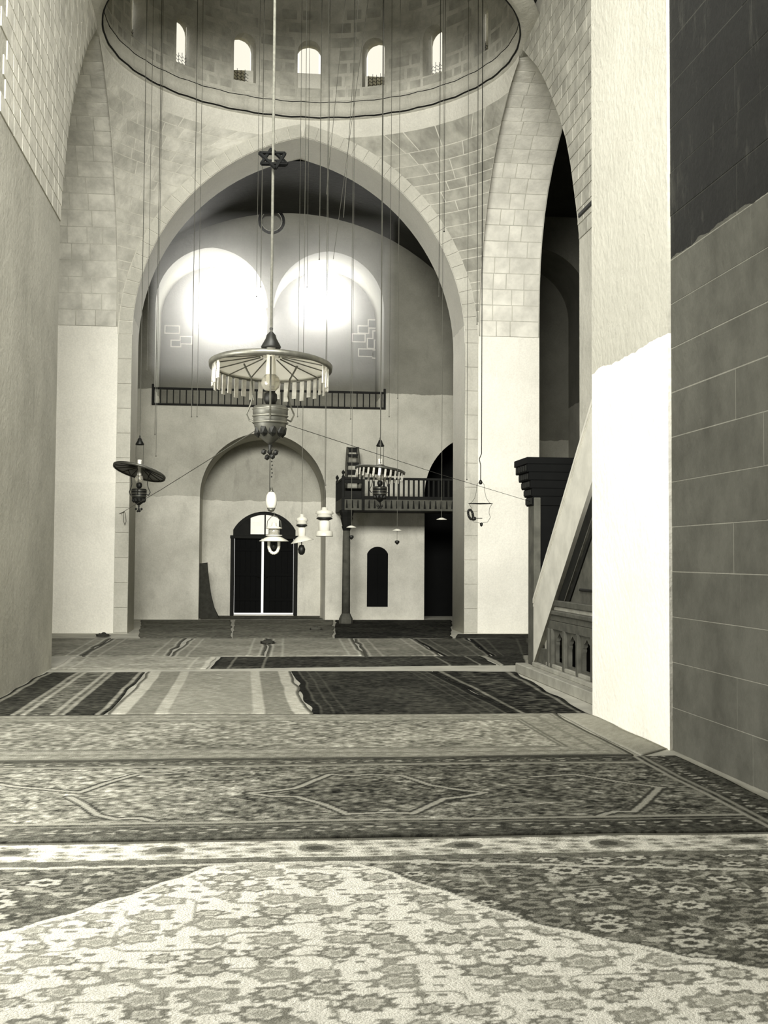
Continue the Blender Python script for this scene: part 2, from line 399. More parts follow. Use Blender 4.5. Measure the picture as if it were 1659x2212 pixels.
# roof slabs over the corners round the drum
bm = B(); prev = None
sq = []
for k in range(64):
    t = 2 * math.pi * k / 64; d = max(abs(math.cos(t)), abs(math.sin(t)))
    a = bm.verts.new((XC + 4.8 * math.cos(t), YC + 4.8 * math.sin(t), 14.2)); b = bm.verts.new((XC + 6.6 * math.cos(t) / d, YC + 6.6 * math.sin(t) / d, 14.2)); sq.append((a, b))
for k in range(64):
    a, b = sq[k]; c, d = sq[(k + 1) % 64]; bm.faces.new((a, b, d, c))
struct(obj('ceiling_corner_roof', bm, M_darkvault))
# north bay: vault, far wall
def profile_vault(name, c, half, spr, ap, y0, y1, m):
    bm = B(); P = arc(half, spr, ap, 16, c); A = [bm.verts.new((x, y0, z)) for x, z in P]; C = [bm.verts.new((x, y1, z)) for x, z in P]
    for i in range(len(P) - 1): bm.faces.new((A[i], A[i + 1], C[i + 1], C[i]))
    return struct(obj(name, bm, m, None, True))
profile_vault('ceiling_north_bay', XC, 6.45, 9.2, 13.2, 33.6, 38.8, M_darkvault)
struct(obj('ceiling_east_bay', box(B(), 7.87, 12, 14.9, 38.8, 13.4, 13.7), M_darkvault))
struct(obj('ceiling_west_bay', box(B(), -12, -5.05, 16.4, 38.8, 13.4, 13.7), M_darkvault))
struct(obj('ceiling_bay_corner', box(B(), -5.05, 7.87, 33.6, 38.8, 13.9, 14.2), M_darkvault))
struct(obj('wall_east', box(B(), 12, 12.3, 14.9, 41.6, 0, 13.7), M_far))
struct(obj('wall_west', box(B(), -12.3, -12, 16.4, 41.6, 0, 13.7), M_far))
struct(obj('wall_east_return', box(B(), 7.87, 12, 14.9, 15.2, 0, 13.7), M_far))
YF, YB = 38.8, 41.4
gal = [(-2.96, 6.86), (4.42, 6.86), (4.42, 10.1)] + arc(1.8, 10.1, 11.98, 12, 2.62)[1:-1] + [(.82, 10.1), (.62, 10.1)] + arc(1.79, 10.1, 11.98, 12, -1.17)[1:-1] + [(-2.96, 10.1)]
alc = archhole(.55, 2.02, -.1, 3.95, 6.0)
dk = archhole(7.55, 1.76, -.1, 4.1, 6.1)
small_win = archhole(4.26, .325, .43, 2.13, 2.34, 8)
ne_rec = archhole(9.75, 1.55, 4.3, 10.4, 12.3)
ocu = [(.72 + .34 * math.cos(t), 12.92 + .34 * math.sin(t)) for t in np.linspace(0, 2 * math.pi, 25)[:-1]]
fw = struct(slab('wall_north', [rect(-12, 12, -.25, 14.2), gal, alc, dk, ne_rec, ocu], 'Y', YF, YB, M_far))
ph = at(503, 1325, YB)
DX0, DX1, DZS = at(503, 1200, YB).x, at(638, 1200, YB).x, at(503, 1160, YB).z; DZT = at(570, 1105, YB).z; DC = (DX0 + DX1) / 2
w1 = at(520, 610, YB); w2 = at(697, 625, YB)
door = archhole(DC, (DX1 - DX0) / 2, .02, DZS + .25, DZT, 8)
def winhole(c, half, z0, zs): return [(c - half, z0), (c + half, z0)] + [(c + half * math.cos(t), zs + half * math.sin(t)) for t in np.linspace(0, math.pi, 13)]
wL = winhole(at(494, 640, YB).x, 1.05, at(494, 708, YB).z, at(494, 630, YB).z); wR = winhole(w2.x, .78, at(697, 690, YB).z, at(697, 618, YB).z)
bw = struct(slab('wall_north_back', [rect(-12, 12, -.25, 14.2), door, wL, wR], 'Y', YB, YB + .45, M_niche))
struct(obj('ceiling_south_sky_cover', box(B(), -12, 12, -3, 14.9, 13.8, 14.1), M_ring))  # unseen ceiling added to cut the sky light in the near hall
# black panel across the tall arch stands in for the unlit passage behind
struct(obj('wall_passage_shade_panel', box(B(), 5.7, 9.4, YB - .1, YB - .02, 0, 6.3), M_black))
# broad pier near the camera
npier = struct(slab('wall_near_pier', [rect(12.36, 15.2, 0, 13.8)], 'X', 4.46, 6.6, M_near))
dp = struct(obj('wall_dark_pier', box(B(), 4.494, 6.6, -3, 12.36, 0, 13.8), M_dkmortar))
zs = [0, .45]
while zs[-1] < 9.5: zs.append(zs[-1] + .475)
for j, (a, b) in enumerate(zip(zs[:-1], zs[1:])):
    y = 12.36
    while y > 8.0:
        y2 = max(7.9, y - random.uniform(1.6, 2.6))
        obj('stone', box(B(), 4.488 + random.uniform(0, .006), 4.6, y2 + .004, y - .004, a + .004, b - .004, .003), M_darkstone, dp); y = y2

# ------------------------------------------------------------------ door and openings in the north wall
dz0 = .05
def leafpts(x0, x1, z0, z1, y, t=.05): return box(B(), x0, x1, y, y + t, z0, z1, .008)
gx = at(567, 1250, YB).x
for i, (a, b, nm) in enumerate(((DX0 + .06, gx - .04, 1), (gx + .04, DX1 - .06, 2))):
    d = struct(leaf := obj('door_%d' % nm, leafpts(a, b, dz0 + .04, DZS - .04, YB + .12), M_black))
    n = 5; wd = (b - a) / n
    for k in range(n):
        obj('plank', box(B(), a + k * wd + .006, a + (k + 1) * wd - .006, YB + .095, YB + .12, dz0 + .05, DZS - .05, .004), M_black, d)
    for z in (.5, 1.35, 2.2): obj('ledge', box(B(), a + .01, b - .01, YB + .07, YB + .097, z, z + .1, .005), M_black, d)
    obj('ring_handle', lathe(B(), [(.05, 0), (.06, .012), (.05, .024), (.04, .012), (.05, 0)], 14, ((b - .08 if nm == 1 else a + .08), YB + .06, 1.3)), M_iron, d)
fr = struct(obj('trim_1', box(box(B(), DX0 - .08, DX0 + .05, YB - .03, YB + .2, 0, DZS, .01), DX1 - .05, DX1 + .08, YB - .03, YB + .2, 0, DZS, .01), M_wood))
obj('door_lintel', box(B(), DX0 - .1, DX1 + .1, YB - .04, YB + .2, DZS - .05, DZS + .06, .01), M_wood, fr)
tr = struct(bpy.data.objects.new('window_20', None)); COL.objects.link(tr)
A = arc((DX1 - DX0) / 2, DZS + .25, DZT, 10, DC); A2 = [(DC + (x - DC) * .88, DZS + .06 + (z - DZS - .06) * .86) for x, z in A]
slab('transom_frame', [[(DX0, DZS + .02), (DX1, DZS + .02)] + A, [(DC - (DX1 - DX0) * .44, DZS + .1), (DC + (DX1 - DX0) * .44, DZS + .1)] + A2], 'Y', YB + .02, YB + .1, M_wood, tr)
for fx in (-.5, .02, .52): obj('glazing_bar', box(B(), DC + fx - .025, DC + fx + .025, YB + .03, YB + .09, DZS + .05, DZT - .08 - abs(fx) * .3, .004), M_wood, tr)
slab('side_panel', [[(DX0 + .05, DZS + .08), (DC - .5, DZS + .08), (DC - .5, DZT - .12), (DX0 + .28, DZT - .24), (DX0 + .05, DZS + .27)]], 'Y', YB + .05, YB + .08, M_wood, tr)
slab('side_panel', [[(DX1 - .05, DZS + .08), (DC + .52, DZS + .08), (DC + .52, DZT - .12), (DX1 - .28, DZT - .24), (DX1 - .05, DZS + .27)]], 'Y', YB + .05, YB + .08, M_wood, tr)
obj('pane', box(B(), DC - .49, DC + .51, YB + .055, YB + .065, DZS + .08, DZT - .1), M_pane, tr)
# small window, right of the column: black panels stand in for its unlit opening
sm = B(); z0, z1 = .43, 2.34
wsm = struct(slab('window_21', [archhole(4.26, .34, .42, 2.13, 2.36, 8)], 'Y', YF - .012, YF + .02, M_black))
obj('dark_opening_panel', box(B(), 3.95, 4.255, YF - .025, YF - .012, .47, 2.1, .004), M_black, wsm)
obj('dark_opening_panel', box(B(), 4.265, 4.57, YF - .025, YF - .012, .47, 2.1, .004), M_black, wsm)
# gallery windows: leaded grille bars
for i, (L, nn) in enumerate(((wL, 18), (wR, 19))):
    xs = [p[0] for p in L]; z_ = [p[1] for p in L]
    wn = struct(bpy.data.objects.new('window_%d' % nn, None)); COL.objects.link(wn)
    slab('pane', [L], 'Y', YB + .2, YB + .21, M_pane, wn)
# north gallery recess: slim column and exposed blocks
obj('gallery_column', lathe(B(), [(.16, 6.86), (.16, 7.0), (.1, 7.05), (.1, 9.8), (.13, 9.86), (.18, 10.1)], 12, (.72, YF + .3, 0)), M_niche, fw, True)
for (x, y, w_, h_) in ((785, 712, 22, 14), (806, 700, 20, 16), (815, 725, 18, 18), (775, 730, 26, 15), (801, 742, 14, 20), (790, 762, 30, 14), (812, 765, 14, 16), (372, 712, 30, 14), (402, 735, 24, 14), (380, 742, 20, 12)):
    a = at(x - w_ / 2, y + h_ / 2, YB); c = at(x + w_ / 2, y - h_ / 2, YB)
    obj('stone', box(B(), a.x + .01, c.x - .01, YB - .025, YB + .01, a.z + .01, c.z - .01, .006), M_stone2, bw)
    obj('mortar_joint', box(B(), a.x - .03, c.x + .03, YB - .012, YB + .01, a.z - .03, c.z + .03, .004), M_mortar, bw)
obj('oculus_back', lathe(B(), [(0, 0), (.36, 0), (.36, .02), (0, .02)], 24, (0, 0, 0)), M_niche, fw).matrix_local = Matrix.Translation((.72, YF + .45, 12.92)) @ Matrix.Rotation(math.pi / 2, 4, 'X')
obj('oculus_lit_rim', lathe(B(), [(.33, 0), (.44, 0), (.44, -.05), (.40, -.07), (.33, -.04), (.33, 0)], 32), M_pier, fw, True).matrix_local = Matrix.Translation((.72, YF - .0, 12.92)) @ Matrix.Rotation(-math.pi / 2, 4, 'X') @ Matrix.Scale(-1, 4, (0, 0, 1))  # pale ring stands in for the lit reveal of the oculus
# ------------------------------------------------------------------ wooden balustrade of the gallery
bl = thing('balustrade', 'long dark wooden balustrade across the foot of the twin-arched wall gallery', 'balustrade', (.72, YF - .03, 6.84))
def par(bm, name, m, root, smooth=False):
    o = obj(name, bm, m, root, smooth); bpy_mat = Matrix.Translation(-root.location) if root.rotation_euler[:] == (0, 0, 0) else Matrix.Identity(4)
    o.data.transform(bpy_mat); return o
par(box(B(), -3.02, 4.47, YF - .07, YF - .01, 7.33, 7.4, .008), 'handrail', M_wood, bl)
par(box(B(), -3.02, 4.47, YF - .07, YF - .01, 6.83, 6.89, .008), 'bottom_rail', M_wood, bl)
x = -2.96
while x < 4.42:
    par(box(B(), x - .018, x + .018, YF - .055, YF - .02, 6.89, 7.33, .004), 'baluster', M_wood, bl); x += .2035
for x in (-3.0, 4.45): par(box(B(), x - .035, x + .035, YF - .08, YF, 6.83, 7.5, .008), 'end_post', M_wood, bl)
# ------------------------------------------------------------------ raised wooden platform on a column
PY = 36.3
pa = at(745, 1100, PY); zt = at(745, 1076, PY).z; zr = at(745, 1032, PY).z; zb = at(745, 1102, PY).z; PX0 = 2.93; PX1 = 7.2
pf = thing('reader_platform', 'dark carved wooden platform with a baluster rail, carried on a column by the north wall', 'platform', (PX0, PY, zb))
par(box(B(), PX0, PX1, PY, YF, zb + .02, zb + .1, .01), 'deck', M_wood, pf)
par(box(box(B(), PX0 - .02, PX1, PY - .05, PY, zb, zt, .012), PX0 - .05, PX0, PY - .05, YF, zb, zt, .012), 'fascia', M_woodm, pf)
for k in range(24):
    x = PX0 + .1 + k * .17
    if x < PX1: par(tube(B(), (x, PY - .06, zb + .07), (x, PY - .06, zt - .06), .035, 6, .012), 'pendant', M_wood, pf)
par(box(B(), PX0 - .06, PX1, PY - .07, PY + .03, zt - .03, zt + .03, .008), 'lower_moulding', M_wood, pf)
par(box(box(B(), PX0 - .04, PX1, PY - .05, PY + .02, zr - .05, zr + .02, .008), PX0 - .04, PX0 + .03, PY, YF, zr - .05, zr + .02, .008), 'handrail', M_wood, pf)
par(box(B(), PX0 - .04, PX1, PY - .04, PY + .01, zt + .02, zt + .07, .005), 'bottom_rail', M_wood, pf)
k = 0; x = PX0 + .62
while x < PX1: par(box(B(), x - .028, x + .028, PY - .035, PY + .005, zt + .05, zr - .04, .006), 'baluster', M_wood, pf); x += .153
y = PY + .2
while y < YF: par(box(B(), PX0 - .03, PX0 + .01, y - .02, y + .02, zt, zr - .04, .006), 'baluster', M_wood, pf); y += .2
par(box(B(), PX0 + .02, PX0 + .6, PY - .03, PY + .01, zt + .03, zt + .22, .008), 'solid_panel', M_wood, pf)
par(box(B(), PX0 + .02, PX0 + .6, PY - .03, PY + .01, zr - .17, zr - .05, .008), 'solid_panel', M_wood, pf)
for (xx, yy) in ((PX0 - .01, PY - .02), (PX0 + .6, PY - .02), (PX0 - .01, YF - .1)):
    p = par(box(B(), xx - .045, xx + .045, yy - .045, yy + .045, zb, zr + .05, .01), 'corner_post', M_wood, pf)
    q = obj('finial', lathe(B(), [(.0, .0), (.03, 0), (.02, .05), (.05, .09), (.05, .13), (.02, .17), (0, .2)], 10, (xx - PX0, yy - PY, zr + .05 - zb)), M_wood, p, True)
# column under its corner
cbx = at(743, 1345, PY)
cl = thing('platform_column', 'slender dark stone column with tapered capital under the platform corner', 'column', (cbx.x + .06, PY + .05, 0))
def lp(name, prof, m, root, n=12, dz=0): return obj(name, lathe(B(), prof, n, (0, 0, dz)), m, root, n > 12)
lp('base', [(0, 0), (.21, 0), (.21, .16), (.16, .26), (.13, .32), (0, .32)], M_woodm, cl, 8)
lp('shaft', [(0, .32), (.125, .32), (.115, 2.5), (.105, zb - .62), (0, zb - .62)], M_woodm, cl, 16)
lp('capital', [(0, zb - .62), (.11, zb - .62), (.15, zb - .5), (.13, zb - .47), (.19, zb - .24), (.17, zb - .2), (.22, zb - .06), (.22, zb), (0, zb)], M_wood, cl, 8)
# tapering ladder frame on the platform
lb0, lb1, lt0, lt1 = at(743, 1036, 37.4), at(786, 1036, 37.4), at(751, 966, 37.9), at(773, 966, 37.9)
ld = thing('ladder', 'dark tapering wooden ladder frame standing on the raised platform', 'ladder', (lb0.x, 37.4, zb + .1))
lb0.z = lb1.z = zb + .1
O = Vector(ld.location)
def bar(a, b, r): 
    bm = B(); tube(bm, a - O, b - O, r, 4); return bm
for a, b in ((lb0, lt0), (lb1, lt1), (lb0 + Vector((.1, .5, 0)), lt0 + Vector((.02, .05, 0))), (lb1 + Vector((-.1, .5, 0)), lt1 + Vector((-.02, .05, 0)))): obj('rail', bar(a, b, .04), M_woodm, ld)
for t in (.12, .3, .45, .6, .72, .86, .97):
    a, b = lb0.lerp(lt0, t), lb1.lerp(lt1, t)
    bm = B(); c = (a + b) / 2 - O; wv = (b - a).length / 2; box(bm, c.x - wv, c.x + wv, c.y - .02, c.y + .02, c.z - (.11 if t in (.3, .6, .97) else .05), c.z + .05, .005); obj('rung', bm, M_wood, ld)
# ------------------------------------------------------------------ curved mat leaning in the niche
mt = []
for (x, y) in ((432, 1217), (449, 1215), (452, 1250), (457, 1285), (464, 1312), (474, 1334), (432, 1334)):
    p = at(x, y, 40.2); mt.append((p.x, max(p.z, 0.012)))
mo = tag(slab('rolled_mat', [mt], 'Y', 39.4, 39.9, M_mat), 'dark rolled mat leaning upright in the left corner of the door niche', 'mat')
# ------------------------------------------------------------------ pulpit (steep stair between parapets)
pz = .17
mb = thing('pulpit', 'carved stone pulpit with dark portal and pale sloping parapet by the broad white pier', 'pulpit', (4.95, 20.9, 0))
par(box(B(), 4.76, 6.15, 15.25, 20.97, 0, pz, .012), 'plinth', M_marble2, mb)
def pslab(name, loops, x0, x1, m):
    o = slab(name, loops, 'X', x0, x1, m); o.data.transform(Matrix.Translation(-mb.location)); o.parent = mb; return o
SL = (3.15 - .28) / (20.32 - 16.84)
zl = lambda y: .22 + (20.32 - y) * SL
zh = lambda y: 1.32 + (20.32 - y) * (4.25 - 1.34) / (20.32 - 16.84)
Y0, Y1 = 20.33, 15.3
par_ = pslab('parapet', [[(Y0, zl(Y0)), (Y1, zl(Y1)), (Y1, zh(Y1)), (Y0, zh(Y0))]], 4.93, 5.02, M_marble)
for off, wd, pr in ((-.02, .05, .015), (-.11, .02, .01)):
    o = obj('parapet_moulding', B(), M_marble, par_); bm = B()
    hexa(bm, [Vector((X_, y_, z_)) for (X_, y_, z_) in ((4.93 - pr, Y0, zh(Y0) + off - wd), (4.93 - pr, Y1, zh(Y1) + off - wd), (4.93 - pr, Y1, zh(Y1) + off + wd * .5), (4.93 - pr, Y0, zh(Y0) + off + wd * .5), (4.95, Y0, zh(Y0) + off - wd), (4.95, Y1, zh(Y1) + off - wd), (4.95, Y1, zh(Y1) + off + wd * .5), (4.95, Y0, zh(Y0) + off + wd * .5))])
    bmesh.ops.recalc_face_normals(bm, faces=bm.faces); bm.to_mesh(o.data); bm.free(); o.data.transform(Matrix.Translation(-mb.location))
pslab('parapet', [[(Y0, zl(Y0)), (Y1, zl(Y1)), (Y1, zh(Y1)), (Y0, zh(Y0))]], 5.95, 6.04, M_marble)
for k in range(17):
    y = 20.2 - k * .29; z = pz + (k + 1) * .26 * .92
    par(box(B(), 5.02, 5.95, y - .29, y, max(pz, z - .3), z, .006), 'step', M_marble2, mb)
# side: triangular panel under the parapet with raking mouldings
zm = 1.34
yk = lambda z: 20.32 - (z - .22) / SL
pslab('side_panel', [[(yk(zm), zm), (Y1, zm), (Y1, zl(Y1))]], 5.035, 5.09, M_woodm)
for a_, b_, t_, m_ in ((0.0, .30, .035, M_wood), (.34, .37, .045, M_woodm), (.40, .52, .02, M_wood)):
    q = lambda z, o: (yk(z + o), z)
    pslab('raking_moulding', [[(yk(zm + a_), zm), (Y1, zl(Y1) - a_), (Y1, zl(Y1) - b_), (yk(zm + b_), zm)]], 5.03 - t_, 5.033, m_)
par(box(B(), 5.0, 5.05, 15.3, 17.75, 1.52, 1.56, .01), 'panel_fillet', M_wood, mb)
for (a, b, t) in ((1.0, 1.1, .05), (1.1, 1.17, .08), (1.17, 1.24, .04), (1.24, 1.34, .07)):
    par(box(B(), 5.02 - t, 5.1, 15.3, yk(a) + .05, a, b, .012), 'string_moulding', M_woodm if t > .045 else M_marble2, mb)
par(box(B(), 4.97, 5.1, 15.3, yk(.86) + .03, .86, 1.0, .008), 'frieze', M_woodm, mb)
def ogee(c, hw, z0, zs, zt_):
    L = [(c - hw, z0), (c + hw, z0), (c + hw, zs)]
    for t, x in ((.2, .86), (.35, .95), (.5, .62), (.62, .68), (.8, .3), (1, 0)): L.append((c + hw * x, zs + (zt_ - zs) * t))
    for t, x in ((.8, .3), (.62, .68), (.5, .62), (.35, .95), (.2, .86)): L.append((c - hw * x, zs + (zt_ - zs) * t))
    L.append((c - hw, zs)); return L
cs = [atx(xp, 1400, 5.0).y for xp in (1209, 1237, 1268)]
pitch = (cs[0] - cs[2]) / 2; cs.append(cs[2] - pitch)
ar = pslab('arcade_panel', [[(15.3, .3), (19.6, .3), (19.45, .86), (15.3, .86)]] + [ogee(c, .235, .34, .60, .82) for c in cs], 5.0, 5.06, M_woodm)
par(box(B(), 5.2, 5.25, 15.3, 19.4, pz + .08, .86), 'arcade_back', M_black, mb)
par(box(B(), 4.96, 5.19, 15.3, 19.6, .24, .3, .008), 'arcade_sill', M_marble2, mb)
par(box(B(), 4.9, 5.5, 15.3, 20.3, pz, .24, .008), 'base_moulding', M_marble2, mb)
for y in [19.45, cs[0] + pitch / 2 + .0] + [(a + b) / 2 for a, b in zip(cs[:-1], cs[1:])]:
    par(box(B(), 4.95, 5.03, y - .06, y + .06, .24, .87, .01), 'pilaster', M_woodm, mb)
par(box(B(), 4.98, 5.06, 19.5, 20.33, .24, .5, .006), 'newel_panel', M_woodm, mb)
# portal
for x0 in (4.94, 5.92): par(box(B(), x0, x0 + .12, 20.33, 20.76, pz, 3.06, .01), 'portal_jamb', M_woodm, mb)
par(box(B(), 5.06, 5.92, 20.36, 20.5, pz, 3.1, .005), 'portal_door', M_black, mb)
for k, (a, b, o) in enumerate(((2.92, 3.08, .05), (3.08, 3.22, .10), (3.22, 3.36, .17), (3.36, 3.5, .24), (3.5, 3.64, .32), (3.64, 3.76, .36))):
    cr_ = par(box(B(), 4.94 - o * .35, 6.04 + o * .35, 20.34, 20.76 + o * 1.6, a, b, .01), 'cornice_course', M_black, mb)
    if k < 5:
        for i in range(5): par(box(B(), 4.94 - o * .35 - .02, 4.96, 20.42 + i * (.36 + o * 1.6) / 5, 20.48 + i * (.36 + o * 1.6) / 5, a + .02, b - .02, .01), 'corbel', M_wood, mb)

# ------------------------------------------------------------------ carpets
def vnoise(X, Y, sc, seed):
    r = np.random.default_rng(seed).random((256, 256)); x = X * sc; y = Y * sc; xi = np.floor(x).astype(int); yi = np.floor(y).astype(int); fx = x - xi; fy = y - yi
    fx = fx * fx * (3 - 2 * fx); fy = fy * fy * (3 - 2 * fy); g = lambda a, b: r[a % 256, b % 256]
    return (g(xi, yi) * (1 - fx) + g(xi + 1, yi) * fx) * (1 - fy) + (g(xi, yi + 1) * (1 - fx) + g(xi + 1, yi + 1) * fx) * fy
def carpet_mat():
    b = NB('woven_wool'); a = b.n('ShaderNodeVertexColor'); a.layer_name = 'weave'; p = b.pos()
    k = b.noise(p, 70, 3, .7, .3, .7); c = b.mix(b.math('MULTIPLY', k, .35), a.outputs[0], tone(.45), 'MULTIPLY')
    b.bump(k, .5, .01); b.b.inputs['Roughness'].default_value = 1.0; b.b.inputs['Specular IOR Level'].default_value = .05; return b.col(c)
M_rug = carpet_mat()
def rug(label, corners, fn, step=.03, seed=1, group='carpets laid over the floor', z=.012, t=.012, name='carpet', wav=.006):
    """corners: far left, far right, near right, near left on the floor"""
    c = [Vector((p[0], p[1])) for p in corners]
    W = ((c[1] - c[0]).length + (c[2] - c[3]).length) / 2; L = ((c[3] - c[0]).length + (c[2] - c[1]).length) / 2
    nx, ny = max(4, int(W / step)), max(4, int(L / step)); u = np.linspace(0, 1, nx + 1); v = np.linspace(0, 1, ny + 1); U, V = np.meshgrid(u, v)
    X = (c[0].x * (1 - U) + c[1].x * U) * (1 - V) + (c[3].x * (1 - U) + c[2].x * U) * V
    Y = (c[0].y * (1 - U) + c[1].y * U) * (1 - V) + (c[3].y * (1 - U) + c[2].y * U) * V
    ed = np.minimum(np.minimum(U, 1 - U) * W, np.minimum(V, 1 - V) * L)
    e2 = np.exp(-ed / .25) * min(1, L / 2.0)
    X = X + (vnoise(X, Y, 1.3, seed + 5) - .5) * .09 * e2; Y = Y + (vnoise(X, Y, 1.1, seed + 6) - .5) * .05 * e2
    Z = z + wav * vnoise(X, Y, 1.1, seed + 9) + wav * .6 * vnoise(X, Y, 4, seed + 2)
    tn = np.clip(fn(U * W, V * L, W, L, X, Y), .03, .98)
    n1 = (nx + 1) * (ny + 1); co = np.stack([X, Y, Z], -1).reshape(-1, 3)
    idx = np.arange(n1).reshape(ny + 1, nx + 1); q = np.stack([idx[1:, :-1], idx[1:, 1:], idx[:-1, 1:], idx[:-1, :-1]], -1).reshape(-1, 4)
    loop = np.concatenate([idx[0, :], idx[1:, -1], idx[-1, -2::-1], idx[-2:0:-1, 0]]); bot = co[loop].copy(); bot[:, 2] = z - t * .9
    nb = len(loop); co = np.concatenate([co, bot]); kk = np.arange(nb); k2 = (kk + 1) % nb
    q = np.concatenate([q, np.stack([loop[kk], loop[k2], n1 + k2, n1 + kk], -1)])
    me = bpy.data.meshes.new(name); me.from_pydata(co.tolist(), [], q.tolist())
    ca = me.color_attributes.new('weave', 'FLOAT_COLOR', 'POINT'); tt = np.concatenate([tn.reshape(-1), tn.reshape(-1)[loop] * .7])
    lin = lambda s_: np.where(s_ <= .04045, s_ / 12.92, ((s_ + .055) / 1.055) ** 2.4)
    rgba = np.stack([lin(tt), lin(tt * .985 + .003), lin(tt * (.86 + .075 * tt) + .004), np.ones_like(tt)], -1)
    ca.data.foreach_set('color', rgba.reshape(-1).astype(np.float32)); me.update()
    o = link(name, me, M_rug, None, True); return tag(o, label, 'carpet', group)
def bands(d, base, bs):
    out = base.copy() if hasattr(base, 'copy') else np.full_like(d, base)
    for a, b, v in bs: out = np.where((d >= a) & (d < b), v, out)
    return out
def speck(X, Y, amp, sc=14, seed=3): return amp * ((vnoise(X, Y * 1.0, sc, seed) - .5) + .8 * (vnoise(X, Y, sc * 2.3, seed + 1) - .5))
def field(v, amp=.22, border=None, sides='all', seed=3, sc=14):
    def fn(A, C, W, L, X, Y):
        t = v + speck(X, Y, amp, sc, seed) + .1 * (vnoise(X, Y, 1.6, seed + 7) - .5)
        if border:
            d = np.minimum(A, W - A) if sides == 'lr' else np.minimum(np.minimum(A, W - A), np.minimum(C, L - C))
            for a, b, tv in border: t = np.where((d >= a) & (d < b), tv + (t - v) * .55 + .05 * np.sin(A * 40) * np.cos(C * 40), t)
        return t
    return fn
P = lambda x, y: tuple(gnd(x, y))[:2]
def seg(X, Y, pts):
    d = np.full_like(X, 9.)
    for a, b in zip(pts[:-1], pts[1:]):
        ax, ay = a; bx, by = b; dx, dy_ = bx - ax, by - ay; t = np.clip(((X - ax) * dx + (Y - ay) * dy_) / (dx * dx + dy_ * dy_), 0, 1)
        d = np.minimum(d, np.hypot(X - ax - t * dx, (Y - ay - t * dy_)))
    return d
def motifs(X, Y, cell, seed, stretch=1.0, warp=.35):
    """scattered rosettes: returns distance field in 0..1 and a random value per rosette"""
    r = np.random.default_rng(seed); n = 512; ox, oy, rv, sz = (r.random((n, n)) for _ in range(4))
    x = X / (cell * stretch); y = Y / cell; xi = np.floor(x).astype(int); yi = np.floor(y).astype(int); best = np.full_like(X, 9.); val = np.zeros_like(X)
    for i in (-1, 0, 1):
        for j in (-1, 0, 1):
            a, b = (xi + i) % n, (yi + j) % n; cx_, cy_ = xi + i + .5 + (ox[a, b] - .5) * .6, yi + j + .5 + (oy[a, b] - .5) * .6
            dx, dy_ = x - cx_, y - cy_; th = np.arctan2(dy_, dx); d = np.hypot(dx, dy_) / (.25 + .22 * sz[a, b]) * (1 + .16 * np.cos(th * (5 + (rv[a, b] * 4).astype(int)) ))
            m = d < best; best = np.where(m, d, best); val = np.where(m, rv[a, b], val)
    return best, val
# nearest carpet: cream guard band, dark floral field, cream medallion
Ynear = P(840, 1812)[1]
med = [P(x, y) for x, y in ((-420, 2110), (60, 2010), (300, 1935), (440, 1885), (500, 1872), (760, 1868), (820, 1884), (1000, 1948), (1140, 2000), (1500, 2080), (1950, 2150))]
def fn_near(A, C, W, L, X, Y):
    d1, v1 = motifs(X, Y, .25, 11, 1.25); d2, v2 = motifs(X + 3, Y + 2, .12, 12, 1.4)
    vine = np.abs(vnoise(X, Y, 7, 21) - .5) < .035
    f = .45 + speck(X, Y, .22, 30, 5); f = np.where(vine, .68, f)
    f = np.where(d2 < .75, np.where(v2 > .5, .74, .30), f)
    f = np.where(d1 < 1, np.where(d1 < .35, .32, np.where(d1 < .75, np.where(v1 > .4, .8, .56), .33)), f) * 1.0
    m = .97 + speck(X, Y, .1, 20, 6); m = np.where(np.abs(vnoise(X, Y, 5.5, 22) - .5) < .04, .68, m)
    m = np.where(d1 < .95, np.where(d1 < .4, .72, np.where(d1 < .6, .86, np.where(v1 > .4, .55, .64))), m); m = np.where((d2 < .5) & (d1 > 1), .6, m)
    mx = np.array([p[0] for p in med]); my = np.array([p[1] for p in med]); yl = np.interp(X, mx, my) + .02 * np.sin(X * 22)
    dm = yl - Y
    t = np.where(dm > 0, m, f); t = np.where(np.abs(dm) < .035, .93, t); t = np.where((dm < -.035) & (dm > -.06), .42, t)
    # guard bands by distance from the far edge
    dl, vl = motifs(X, C, .11, 31, 1.7)
    g = .90 + speck(X, Y, .1, 26, 8); g = np.where(dl < 1.1, np.where(dl < .5, .5, .72), g)
    big = (np.abs(((X / 1.02) % 1) - .5) * 1.02 / .13) ** 2 + ((C - .27) / .11) ** 2
    g = np.where(big < 1, np.where(big < .3, .32, .52), g)
    t = np.where(C < .52, g, t); t = np.where(C < .05, .42, t); t = np.where((C >= .52) & (C < .63), .46 + speck(X, Y, .16, 24, 9), t)
    zig = .68 + np.where(X > 1.1, (X - 1.1) * .17, 0) + .018 * np.abs(((X * 3.2) % 1) - .5)
    t = np.where(np.abs(C - zig) < .025, .80, t); return t
rug('nearest carpet, cream medallion edge and dark floral field below a cream border band', ((-5.0, Ynear), (4.32, Ynear - .05), (4.32, 3.6), (-5.0, 3.6)), fn_near, .0165, 1)
